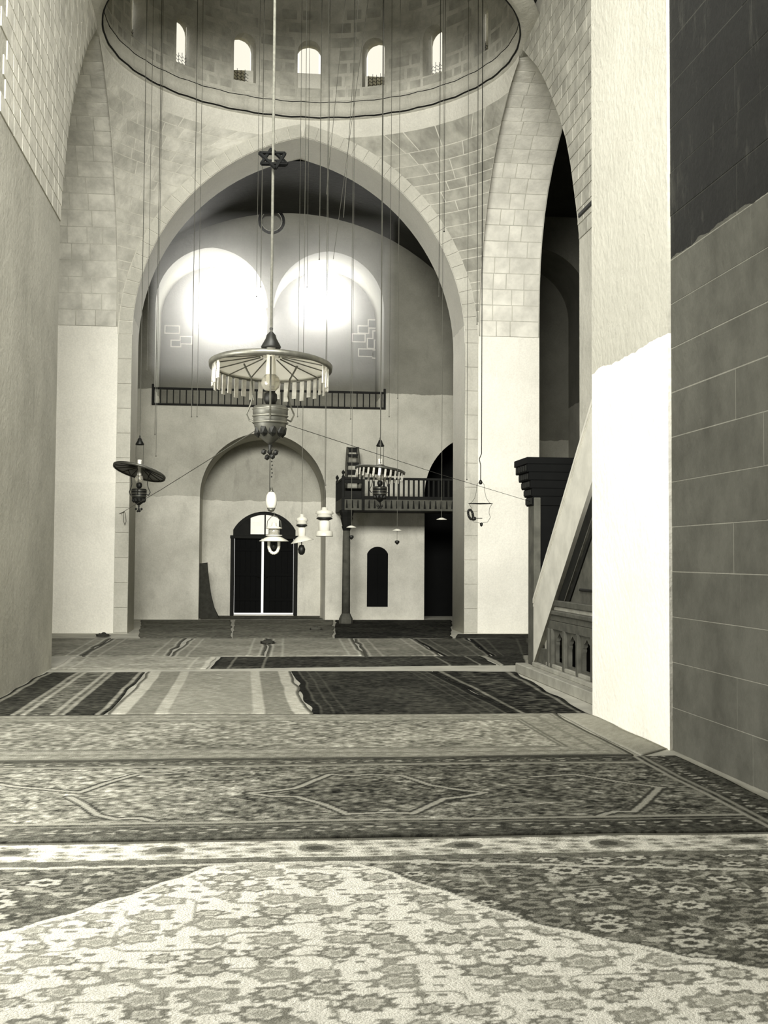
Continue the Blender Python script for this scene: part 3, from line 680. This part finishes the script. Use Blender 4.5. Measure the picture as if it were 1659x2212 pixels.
# second carpet with long angular medallions
Y2f = P(840, 1641)[1]
def px(*L): return [P(x, y) for x, y in L]
meds = [px((536, 1718), (600, 1712), (640, 1706), (712, 1677), (760, 1680), (800, 1677), (868, 1679), (930, 1700), (1000, 1712), (1048, 1717), (1000, 1726), (960, 1730), (893, 1762), (820, 1760), (750, 1764), (700, 1742), (640, 1725), (590, 1725), (536, 1718)),
        px((172, 1716), (230, 1695), (296, 1676), (350, 1675), (400, 1672)), px((150, 1726), (180, 1742), (210, 1765), (250, 1774), (300, 1772), (330, 1778)),
        px((1150, 1682), (1240, 1676), (1320, 1690), (1430, 1706)), px((1425, 1706), (1390, 1740), (1368, 1758), (1330, 1757), (1296, 1766)),
        px((-60, 1690), (40, 1705), (172, 1716))]
def fn_second(A, C, W, L, X, Y):
    t = .49 + speck(X, Y, .40, 22, 41) - .035 * np.clip(X, -1, 3) + .1 * (vnoise(X, Y, 2, 44) - .5); d1, v1 = motifs(X, Y, .2, 43, 1.6); t = np.where(d1 < .7, t + np.where(v1 > .5, .14, -.10), t)  # light from the left painted in: tone drops toward the right
    dm = np.full_like(X, 9.)
    for m in meds: dm = np.minimum(dm, seg(X, Y, m))
    inside = (((X - P(790, 1720)[0]) / 1.05) ** 2 + ((Y - P(790, 1720)[1]) / .5) ** 2) < 1
    t = np.where(inside, t - .06, t)
    t = np.where(dm < .06, .26, t); t = np.where(dm < .028, .66, t)
    dr_ = W - A
    for d in (C, L - C, dr_):
        lim = .36 if d is C else (.52 if d is not dr_ else .45)
        t = np.where(d < lim, .35 - .02 * np.clip(X, -1, 3) + speck(X, Y, .22, 24, 47), t)  # borders carry the same painted light falloff
        e_, v_ = motifs(X, Y, .09, 49, 1.8); t = np.where((d < lim * .72) & (d > lim * .3) & (e_ < .6), .66, t)
        t = np.where(np.abs(d - lim) < .025, .62, t); t = np.where(np.abs(d - lim * .82) < .012, .56, t)
    return t
rug('dark-bordered carpet with long angular medallions, second from the camera', ((-5.0, Y2f), (4.36, Y2f - .02), (4.36, Ynear + .02), (-5.0, Ynear + .04)), fn_second, .02, 2)
Y3n, Y3f = Y2f + .02, P(800, 1546)[1]
def fn_third(A, C, W, L, X, Y):
    t = .56 + speck(X, Y, .38, 17, 51) + .12 * (vnoise(X, Y, 1.4, 53) - .5)
    d = np.minimum(np.minimum(C, L - C), W - A); t = np.where(d < .62, .58 + (t - .56) * .45, t)
    for a, v_ in ((.62, .42), (.56, .40), (.3, .5), (.08, .5)): t = np.where(np.abs(d - a) < .02, v_ + .08 * np.sin(X * 60) * np.sin(Y * 60), t)
    return np.where(d < .04, .34, t)
rug('broad light speckled carpet ending in a corner beside the plain mat', ((-4.4, Y3f + .12), P(1196, 1543), P(1372, 1634), (-4.4, Y3n + .05)), fn_third, .028, 3)
rug('plain grey mat at the foot of the broad white pier', (P(1200, 1543), (4.44, 15.35), (4.44, 12.42), P(1376, 1634)), field(.62, .07, None, 'all', 4, 30), .06, 4, 'carpets laid over the floor', .010, .010, 'mat', .002)
strp = ((0, .1, .62), (.1, .3, .80), (.3, .75, .58), (.75, .95, .80))
rug('light carpet with pale end stripes, in the row before the stone strip', (P(322, 1453), P(628, 1452), P(670, 1543), P(236, 1544)), field(.62, .2, ((0, .06, .4), (.06, .22, .74), (.22, .56, .54), (.56, .70, .72), (.7, 1.2, .60)), 'lr', 61), .03, 5)
rug('darkest carpet, beside the light striped one, before the stone strip', (P(632, 1452), P(935, 1452), P(1112, 1543), P(674, 1543)), field(.20, .16, ((0, .1, .12), (.1, .14, .32), (.25, .28, .3), (.4, .43, .28)), 'lr', 62), .03, 6)
rug('dark mottled carpet along the pulpit plinth', (P(938, 1452), P(1108, 1453), P(1266, 1542), P(1116, 1543)), field(.23, .34, ((0, .07, .14), (.07, .13, .46), (.14, .3, .16)), 'lr', 63, 9), .03, 7)
rug('dark-ended carpet left of the light striped one', ((-3.36, P(316, 1454)[1]), P(316, 1454), P(228, 1545), (-3.36, P(228, 1545)[1])), field(.42, .3, ((0, .05, .2), (.05, .1, .6), (.1, .5, .24), (.5, .56, .6), (.62, .68, .66)), 'lr', 64), .03, 8)
rug('light worn carpet at the left edge beyond the stone strip', ((-3.36, P(466, 1420)[1]), P(466, 1420), P(444, 1446), (-3.36, P(444, 1446)[1])), field(.66, .2, ((0, .1, .8), (.3, .36, .76)), 'lr', 65), .04, 9)
rug('long narrow dark carpet beyond the stone strip', (P(476, 1421), P(1036, 1419), P(1076, 1437), P(454, 1445)), field(.22, .2, ((0, .08, .14), (.3, .34, .5), (.9, .94, .5)), 'lr', 66), .04, 10)
rug('dark carpet beyond the stone strip, touching the pulpit portal', (P(1040, 1419), P(1144, 1417), P(1142, 1436), P(1080, 1438)), field(.19, .16, ((0, .12, .6),), 'lr', 67), .04, 11)
r6 = [(-60, 240), (243, 405), (412, 578), (583, 760), (764, 888), (892, 1010), (1013, 1150)]; r6n = [(-130, 175), (178, 362), (368, 570), (576, 788), (792, 955), (959, 1060), (1063, 1150)]
lab6 = ['light carpet against the foot of the left pier', 'plain light carpet, first in the row before the door mats', 'light carpet with fine end lines, before the door', 'light carpet rumpled along its left side, before the door', 'pale carpet with triple end lines, right of the door', 'mid grey carpet before the right-hand pier', 'dark carpet before the foot of the right-hand pier']
for i, ((a, b), (c, d)) in enumerate(zip(r6, r6n)):
    v = (.56, .54, .58, .58, .52, .30, .2)[i]
    rug(lab6[i], (P(a, 1381), P(b, 1380), P(d, 1417), P(c, 1419)), field(v, .16, ((0, .05, v - .2), (.05, .1, v + .16), (.3, .36, v + .12)), 'lr', 70 + i), .045, 12 + i)
rug('dark mat inside the door alcove, reaching the threshold', ((-1.42, 41.1), (2.5, 41.1), (2.5, 38.85), (-1.42, 38.85)), field(.36, .2, None, 'all', 90), .06, 30, 'carpets laid over the floor', .010, .010, 'mat', .002)
r7 = [(300, 500, 1366, .40, 'worn brown carpet below the leaning mat'), (503, 720, 1362, .44, 'worn carpet on the way to the door'), (723, 975, 1368, .17, 'dark carpet round the foot of the column'), (985, 1145, 1376, .18, 'dark narrow carpet along the right-hand pier')]
for i, (a, b, y, v, l) in enumerate(r7):
    yf = 1340 if i < 3 else 1371
    rug(l, (P(a + 4, yf), P(b - 1, yf), P(b, 1379), P(a, 1379)), field(v, .2, None, 'all', 80 + i), .06, 20 + i, z=.012)
# crumpled corners of mats
for (x, y, l) in ((578, 1392, 'dark crumpled cloth knot on the seam of the carpets before the door'), (682, 1362, 'crumpled pale cloth lying on the floor left of the column'), (222, 1377, 'small dark rag on the carpets by the left pier')):
    p = gnd(x, y); bm = B(); bmesh.ops.create_icosphere(bm, subdivisions=3, radius=.13)
    for v in bm.verts:
        k = 1 + .35 * math.sin(v.co.x * 60 + v.co.y * 40) * math.cos(v.co.z * 50); v.co = Vector((v.co.x * k * 1.2, v.co.y * k, max(-.01, v.co.z * k * .55)))
    o = obj('cloth', bm, M_mat if x != 682 else M_rope, None, True); o.location = (p.x, p.y, .035); tag(o, l, 'cloth')


# haze volume added in the north bay to spread a glow round the gallery windows
hz = bpy.data.materials.new('glow_haze'); hz.use_nodes = True; nt = hz.node_tree; nt.nodes.remove(nt.nodes['Principled BSDF'])
vs = nt.nodes.new('ShaderNodeVolumeScatter'); vs.inputs['Density'].default_value = .065; vs.inputs['Anisotropy'].default_value = .65; vs.inputs['Color'].default_value = (1, .985, .93, 1)
nt.links.new(vs.outputs[0], nt.nodes['Material Output'].inputs['Volume'])
hb = struct(obj('haze', box(B(), -2.94, 4.4, 35.6, 41.35, 7.6, 12.3), hz)); hb['kind'] = 'stuff'; hb['label'] = 'haze volume added in the gallery recess for the glow round its windows'; hb['category'] = 'haze'
# ------------------------------------------------------------------ lamps
def wire(bm, a, b, r=.008, n=5): return tube(bm, a, b, r, n)
def chandelier(label, loc, D, tilt=(0, 0, 0), prisms=0, chim=True, group=None, top=16.5, hang=1.55, depthfont=.62, dark=False):
    """oil lamp with a broad shade; origin at the middle of the shade rim"""
    k = D / 1.3; t = thing('hanging_lamp', label, 'lamp', loc, group)
    rt = bpy.data.objects.new('shade', None)
    L = lambda nm, prof, m, par_=None, n=28, z=0., rot=None: obj(nm, lathe(B(), [(r * k, (h + z) * k) for r, h in prof], n), m, par_ or t, True)
    T = Matrix.Rotation(tilt[1], 4, 'Y') @ Matrix.Rotation(tilt[0], 4, 'X')
    sh = L('shade', [(.09, .15), (.12, .13), (.45, .055), (.61, .015), (.65, .0), (.645, -.015), (.60, -.0), (.44, .035), (.12, .11), (.085, .13), (.09, .15)], M_milk2 if not dark else M_tin, n=40); sh.data.transform(T)
    rim = L('shade_rim', [(.635, -.03), (.665, -.03), (.67, .02), (.65, .03), (.635, .01), (.635, -.03)], M_tin if dark else M_brass, n=40); rim.data.transform(T); rim.parent = sh
    rb = B()
    for i in range(14):
        a = 2 * math.pi * (i + .3) / 14; rb = B(); hexa_r = [(.12, .10), (.62, -.012)]
        p0 = Vector((math.cos(a) * .12 * k, math.sin(a) * .12 * k, .105 * k)); p1 = Vector((math.cos(a) * .62 * k, math.sin(a) * .62 * k, -.008 * k)); tube(rb, p0, p1, .009 * k, 4)
        r_ = obj('rib', rb, M_iron if dark else M_brass, sh); r_.data.transform(T)
    if chim: L('chimney', [(.045, -.2), (.05, -.05), (.04, .1), (.045, .3), (.05, .3), (.045, .1), (.055, -.05), (.05, -.2)], M_chim, n=16)
    gl = L('globe', [(.06, -.26), (.09, -.23), (.105, -.18), (.09, -.12), (.06, -.09), (.055, -.09), (.085, -.12), (.1, -.18), (.085, -.23), (.055, -.26)], M_glass, n=20)
    L('burner', [(0, -.42), (.05, -.41), (.075, -.36), (.07, -.3), (.04, -.27), (0, -.27)], M_iron, n=16)
    f = L('reservoir', [(0, -.42), (.17, -.43), (.19, -.45), (.19, -.52), (.175, -.54), (.185, -.57), (.17, -.66), (.12, -.76), (.05, -.82), (.02, -.84), (0, -.84)], M_iron if dark else M_tin, n=24)
    for z_ in (-.455, -.53, -.6): L('band', [(.185, z_), (.2, z_ - .012), (.185, z_ - .024)], M_brass, f, n=24)
    for i in range(9):
        a = 2 * math.pi * i / 9
        lf = B(); bmesh.ops.create_icosphere(lf, subdivisions=1, radius=.05 * k, matrix=Matrix.Translation((math.cos(a) * .135 * k, math.sin(a) * .135 * k, -.7 * k)) @ Matrix.Diagonal((1, 1, 1.5, 1))); obj('leaf_ornament', lf, M_iron, f)
    fi = L('finial', [(0, -.84), (.025, -.85), (.015, -.9), (.03, -.93), (0, -.97)], M_iron, n=10)
    for i in range(4):
        a = 2 * math.pi * i / 4 + .4; b_ = B(); bmesh.ops.create_icosphere(b_, subdivisions=1, radius=.034 * k, matrix=Matrix.Translation((math.cos(a) * .07 * k, math.sin(a) * .07 * k, -(.93 + .05 * (i % 2)) * k))); obj('bud', b_, M_iron, fi)
    # three bracket arms from the reservoir out and up to the rim
    for i in range(3):
        a = 2 * math.pi * i / 3 + .5; pts = []
        for r_, h_ in ((.17, -.55), (.26, -.58), (.30, -.50), (.25, -.40), (.22, -.30), (.24, -.12), (.30, -.02), (.34, .055)): pts.append(Vector((math.cos(a) * r_ * k, math.sin(a) * r_ * k, h_ * k)))
        obj('bracket_arm', path(B(), pts, .010 * k, 5), M_iron if dark else M_brass, t)
    if prisms:
        for i in range(prisms):
            a = 2 * math.pi * i / prisms
            if prisms == 40 and math.sin(a) < -.55: continue
            c, s_ = math.cos(a), math.sin(a); r0 = .625 * k; w_ = .026 * k; h0, h1 = -.03 * k, -.25 * k + (.03 * k if i % 2 else 0)
            q = lambda rr, tt, hh: Vector((c * rr - s_ * tt, s_ * rr + c * tt, hh)); pb = B()
            hexa(pb, [q(r0 - .006, -w_, h0), q(r0 - .006, w_, h0), q(r0 - .006, w_, h1), q(r0 - .006, -w_, h1), q(r0 + .006, -w_, h0), q(r0 + .006, w_, h0), q(r0 + .006, w_, h1), q(r0 + .006, -w_, h1)])
            tip = B(); o = obj('prism', pb, M_prism, sh); o.data.transform(T); tip.free()
    # hanger: two rods to a crown, then the cable
    for s_ in (-1, 1): obj('hanger_rod', path(B(), [Vector((s_ * .09 * k, 0, .1 * k)), Vector((s_ * .09 * k, 0, (hang - .12) * k * .75)), Vector((0, 0, hang * k * .75))], .008 * k, 5), M_wire, t)
    L('crown', [(0, hang * .75 + .14), (.02, hang * .75 + .1), (.012, hang * .75 + .07), (.05, hang * .75 + .03), (.06, hang * .75 - .01), (.11, hang * .75 - .1), (.1, hang * .75 - .12), (0, hang * .75 - .06)], M_iron, n=12)
    obj('cable', tube(B(), (0, 0, hang * .75 * k), (0, 0, top - loc[2]), .009, 6), M_wire, t)
    return t
M_tin = plain('darkened_tin', .34, .45, .5, .5, .4, 9); M_chim = plain('frosted_chimney', .93, .3, .5, 0, .1, 6)
cp = at(585, 792, 13.0)
big = chandelier('largest hanging oil lamp, a wide ribbed glass shade fringed with crystal prisms, nearest the camera', tuple(cp), 1.3, (-.085, .03), 40, True, None, 13.82, .42)
rp = B(); tube(rp, (.0, 0, .3), (.0, 0, 13.82 - cp.z), .015, 8); obj('rope', rp, M_rope, big)
c2 = at(301, 1019, 28.0)
chandelier('dark tilted oil lamp with a broad shade, hanging at the left before the left pier', tuple(c2), 1.2, (-.20, math.radians(14)), 0, True, None, 17.0, 1.05, dark=True)
c3 = at(821, 1016, 29.0)
chandelier('dark-shaded oil lamp with short prisms, hanging before the raised platform rail', tuple(c3), 1.2, (-.06, math.radians(7)), 26, True, None, 17.2, 1.0, dark=True)
def lantern(label, loc, w_, saucer, glassh=.2, tilt=0., knob=True, top=15.5, cap=True, sdrop=0):
    t = thing('hanging_lantern', label, 'lantern', loc); T = Matrix.Rotation(tilt, 4, 'Y')
    L = lambda nm, prof, m, n=20: obj(nm, lathe(B(), prof, n), m, t, True)
    if cap:
        a = L('cap', [(0, .2), (w_ * .3, .19), (w_ * .35, .14), (w_ * .9, .11), (w_, .06), (w_ * .75, .04), (w_ * .9, .0), (w_ * .5, -.03), (0, -.03)], M_enamel); 
        L('collar', [(0, -.03), (w_ * .85, -.02), (w_ * .9, -.05), (w_ * .4, -.08), (0, -.08)], M_iron)
    L('glass', [(w_ * .5, -.08), (w_ * .62, -.1), (w_ * .62, -.08 - glassh), (w_ * .5, -.1 - glassh), (w_ * .46, -.1 - glassh), (w_ * .56, -.1)], M_milk)
    s_ = L('saucer_shade', [(w_ * .45, -.08 - glassh), (w_ * .9, -.11 - glassh), (saucer, -.2 - glassh), (saucer, -.212 - glassh), (w_ * .8, -.13 - glassh), (w_ * .4, -.11 - glassh), (w_ * .45, -.08 - glassh)], M_enamel, 28)
    c = Matrix.Translation((0, 0, -.15 - glassh)); s_.data.transform(c @ T @ c.inverted())
    if knob: L('fuel_bowl', [(0, -.27 - glassh), (w_ * .35, -.28 - glassh), (w_ * .6, -.36 - glassh), (w_ * .5, -.44 - glassh), (w_ * .2, -.48 - glassh), (0, -.48 - glassh)], M_iron); obj('stem', tube(B(), (0, 0, -.12 - glassh), (0, 0, -.3 - glassh), .012), M_brass, t)
    obj('cable', tube(B(), (0, 0, .19), (0, 0, top - loc[2]), .006, 5), M_wire, t)
    return t
lantern('white lantern on a tilted saucer shade, hanging just right of the doorway', tuple(at(652, 1131, 25)), .13, .24, .17, -math.radians(12))
lantern('wider white lantern with a dark collar, left of the raised platform corner', tuple(at(701, 1116, 25)), .19, .18, .2, 0, False)
eg = at(586, 1083, 22)
t = thing('hanging_lantern', 'white lantern with saucer shade hanging before the door under a pale egg', 'lantern', tuple(at(592, 1140, 22)))
zc = t.location.z
obj('cap', lathe(B(), [(0, .10), (.04, .09), (.05, .03), (.15, .0), (.14, -.02), (0, -.02)], 20), M_enamel, t, True)
obj('glass', lathe(B(), [(.09, -.02), (.1, -.03), (.1, -.13), (.09, -.14), (.08, -.14), (.085, -.03)], 20), M_glass, t, True)
obj('gallery_ring', lathe(B(), [(.08, -.13), (.15, -.13), (.15, -.15), (.08, -.15)], 20), M_enamel, t, True)
obj('saucer_shade', lathe(B(), [(.1, -.15), (.27, -.24), (.265, -.25), (.09, -.17)], 28), M_enamel, t, True)
for s_ in (-1, 1):
    pts = [Vector((s_ * .09, 0, -.2)), Vector((s_ * .09, 0, -.36)), Vector((s_ * .06, 0, -.44)), Vector((0, 0, -.47))]; obj('chimney_loop', path(B(), pts, .028, 8), M_milk, t)
    pts = [Vector((s_ * .13, 0, 0)), Vector((s_ * .12, 0, .12)), Vector((s_ * .05, 0, .2)), Vector((0, 0, .22))]; obj('handle_wire', path(B(), pts, .007, 5), M_wire, t)
obj('fuel_bowl', lathe(B(), [(0, -.28), (.04, -.29), (.05, -.36), (0, -.4)], 14), M_iron, t, True)
obj('cable', tube(B(), (0, 0, .22), (0, 0, eg.z - .2 - zc), .006, 5), M_wire, t)
t = thing('hanging_egg', 'smooth pale egg-shaped ornament hung on a cord above the door lantern', 'ornament', tuple(eg))
obj('egg', lathe(B(), [(0, .19), (.05, .175), (.09, .11), (.105, .02), (.1, -.06), (.07, -.14), (.03, -.185), (0, -.19)], 24), M_milk, t, True)
obj('base_cup', lathe(B(), [(.077, -.125), (.08, -.12), (.05, -.18), (.0, -.2)], 20), M_brass, t, True)
obj('cap', lathe(B(), [(0, .26), (.02, .25), (.03, .2), (.055, .17), (0, .17)], 12), M_brass, t, True)
ch = B(); zt_ = at(583, 975, 22).z - eg.z
for i in range(10): bmesh.ops.create_icosphere(ch, subdivisions=1, radius=.016, matrix=Matrix.Translation((.01 * (i % 2), 0, .45 + i * .07)))
obj('bead_chain', ch, M_iron, t); obj('cord', path(B(), [Vector((-.03, 0, .18)), Vector((-.03, 0, 13.5 - eg.z))], .007, 5), M_iron, t)
def saucer(label, x, y, Y, r, drop=0.):
    p = at(x, y, Y); t = thing('saucer_lamp', label, 'lamp', tuple(p))
    obj('saucer_shade', lathe(B(), [(0, .03), (r * .3, .025), (r, -.01), (r * .98, -.02), (r * .3, .01), (0, .015)], 24), M_enamel, t, True)
    if drop:
        obj('stem', tube(B(), (0, 0, .02), (0, 0, -drop), .005, 5), M_wire, t)
        obj('fuel_cup', lathe(B(), [(0, -drop + .04), (.05, -drop + .03), (.055, -drop - .01), (.02, -drop - .05), (0, -drop - .06)], 12), M_iron, t, True)
    obj('cable', tube(B(), (0, 0, .02), (0, 0, 15.8 - p.z), .005, 5), M_wire, t)
saucer('small white saucer lamp beside the dark column, with a cup below', 759, 1138, 26, .11, .22)
saucer('small white saucer lamp above the small dark window, with a cup below', 858, 1145, 27, .11, .27)
saucer('small white saucer lamp hanging against the tall dark opening', 954, 1121, 27, .12)
# wire-framed lamp at the right
p = at(1038, 1088, 26); t = thing('wire_lamp_frame', 'light wire frame lamp with a flat disc, hanging before the right pier', 'lamp', tuple(p)); k = 1 / 100.
obj('disc', lathe(B(), [(0, .008), (.27, .004), (.27, -.004), (0, -.018)], 28), M_iron, t, True)
obj('ball', lathe(B(), [(0, .53), (.02, .52), (.045, .47), (.03, .43), (0, .42)], 12), M_iron, t, True)
for s_ in (-1, 1):
    obj('upper_wire', path(B(), [Vector((s_ * x, 0, z)) for x, z in ((.02, .48), (.08, .42), (.09, .28), (.13, .12), (.2, .02), (.26, .0))], .005, 5), M_wire, t)
    obj('lower_wire', path(B(), [Vector((s_ * x, 0, z)) for x, z in ((.26, -.0), (.2, -.1), (.19, -.2), (.22, -.3), (.16, -.4), (.0, -.43))], .005, 5), M_wire, t)
rg = B(); pts = [Vector((-.22 + .07 * math.cos(a) * .8 + .0, .0, -.24 + .10 * math.sin(a) - .04 * math.cos(a))) for a in np.linspace(0, 2 * math.pi, 17)]; path(rg, pts, .026, 7); obj('weight_ring', rg, M_iron, t, True)
obj('weight', lathe(B(), [(0, .05), (.05, .03), (.05, -.03), (0, -.05)], 12, (-.15, 0, -.33)), M_iron, t, True); obj('weight', lathe(B(), [(0, .04), (.035, .02), (.03, -.03), (0, -.06)], 12, (.02, 0, -.45)), M_iron, t, True)
obj('pointer', tube(B(), (-.12, 0, -.32), (.04, 0, -.32), .008), M_iron, t)
pts = [Vector((0, 0, .52)), Vector((0.0, 0, .85)), Vector((-.03, 0, .98)), Vector((.02, 0, 1.1)), Vector((.02, 0, 14.6 - p.z))]; obj('cable', path(B(), pts, .010, 5), M_iron, t)
# six-pointed star frame on the long rope
sp = at(595, 346, 13.0); st = thing('star_frame', 'dark six-pointed star frame of laths tied to the long rope near the arch top', 'ornament', (cp.x, 13.0, sp.z)); st.rotation_euler = (math.radians(58), math.radians(-4), math.radians(8))
Rr = .165
for j in (0, 1):
    tri = [Vector((Rr * math.cos(math.pi / 2 + j * math.pi + a * 2 * math.pi / 3), Rr * math.sin(math.pi / 2 + j * math.pi + a * 2 * math.pi / 3), .010 * j)) for a in range(3)]
    for a in range(3):
        u_ = tri[a]; v_ = tri[(a + 1) % 3]; d_ = (v_ - u_).normalized(); n_ = Vector((-d_.y, d_.x, 0)) * .014; up = Vector((0, 0, .03)); hb_ = B()
        hexa(hb_, [u_ - n_, v_ - n_, v_ + n_, u_ + n_, u_ - n_ + up, v_ - n_ + up, v_ + n_ + up, u_ + n_ + up]); obj('lath', hb_, M_black, st)
obj('cross_bar', box(B(), -.08, .08, -.012, .012, -.012, .0, .002), M_black, st)
obj('fixing_block', box(B(), .03, .13, -.09, -.02, -.02, .03, .004), M_black, st)
# hanging wires, from the inside of the dome
def domez(r): return 17.6 + 4.3 * math.sqrt(max(0, 1 - (r / RD) ** 2))
specs = [(313, 30, 940, 'dark lamp wire ending beside the crown of the left tilted lamp'), (324, 28, 800, 'thin lamp wire left of the gallery, ending above the balustrade level'), (345, 29, 985, 'thin lamp wire crossing the left end of the gallery balustrade'), (421, 30, 900, 'thin lamp wire through the left gallery arch, nearer the pier'), (433, 29, 900, 'thin lamp wire through the left gallery arch, paired with a nearer-pier one'), (559, 28, 640, 'thin lamp wire just left of the long rope'), (568, 27, 620, 'thin lamp wire close against the long rope on its left'), (650, 29, 900, 'thin lamp wire between the two bright gallery windows'), (668, 30, 620, 'thin lamp wire passing the very top of the great arch'), (694, 27, 560, 'thin lamp wire before the right bright gallery window, short'), (712, 29, 1048, 'dark lamp wire ending beside the alcove, left of the raised platform'), (765, 28, 905, 'thin lamp wire ending above the platform ladder'), (830, 27, 1000, 'thin lamp wire along the right jamb of the gallery'), (848, 30, 900, 'thin lamp wire on the wall just right of the gallery'), (866, 28, 860, 'thin lamp wire second right of the gallery on bare wall'), (953, 29, 640, 'thin lamp wire ending beside the right haunch of the great arch'), (963, 27, 500, 'short lamp wire over the right pendentive masonry'), (1017, 29, 1036, 'dark lamp wire with a bead, along the right arch leg'), (1036, 28, 700, 'dark lamp wire ending where the right pendentive meets the pier')]
for i, (x, Y, yb, lb) in enumerate(specs):
    a = at(x + (yb - 90) * -.009, yb, Y); dx = a.x - XC; dy_ = a.y - YC; r_ = math.hypot(dx, dy_)
    if r_ > 4.55: a.x, a.y = XC + dx / r_ * 4.55, YC + dy_ / r_ * 4.55; r_ = 4.55
    zt_ = domez(r_) + .05
    bm = B(); path(bm, [a, Vector((a.x + .01, a.y, (a.z + zt_) / 2)), Vector((a.x, a.y, zt_))], .006 if i % 3 else .009, 5); bmesh.ops.create_icosphere(bm, subdivisions=1, radius=.02, matrix=Matrix.Translation(a))
    tag(obj('hanging_wire', bm, M_wire if a.z < 9 else M_iron), lb, 'wire', 'bare wires hanging from the dome')
for (x0, y0, x1, y1, Y, lb) in ((740, 60, 705, 420, 26, 'slanting lamp wire ending highest, inside the dark arch top'), (790, 40, 720, 560, 27, 'slanting lamp wire reaching lowest, before the right gallery arch'), (770, 60, 742, 470, 25, 'steepest slanting lamp wire, right of the arch apex')):
    a, b = at(x0, y0, Y), at(x1, y1, Y); d_ = (a - b).normalized(); q = a.copy()
    while q.z < domez(math.hypot(q.x - XC, q.y - YC)) and q.z < 22: q += d_ * .1
    tag(obj('hanging_wire', tube(B(), q + d_ * .1, b, .006, 5), M_wire), lb, 'wire', 'slanting wires before the arch top')
# guy wires to the big lamp
a = at(262, 1108, 31.7); b = Vector((cp.x - .16, 13.0, cp.z - .70)); c = Vector((cp.x + .16, 13.0, cp.z - .62)); d = Vector((4.96, 20.6, atx(1142, 1085, 4.95).z))
tag(obj('guy_wire', path(B(), [a, a.lerp(b, .5) - Vector((0, 0, .02)), b], .006, 5), M_wire), 'thin guy wire from the left pier up to the largest lamp', 'wire')
tag(obj('guy_wire', path(B(), [c, c.lerp(d, .5) - Vector((0, 0, .02)), d], .0035, 5), M_iron), 'thin guy wire from the largest lamp down to the pulpit portal', 'wire')
# bracket on the left pier
p = at(258, 1110, 31.78); t = thing('wall_bracket', 'small iron wire bracket fixed low on the left pier', 'bracket', (p.x, 31.78, p.z))
obj('arm', path(B(), [Vector((0, 0, 0)), Vector((.14, -.1, .06))], .012, 5), M_wire, t); obj('loop', path(B(), [Vector((.12, -.08, .04)), Vector((.12, -.08, -.2)), Vector((.15, -.08, -.28)), Vector((.18, -.08, -.2)), Vector((.16, -.08, .03))], .006, 5), M_wire, t)
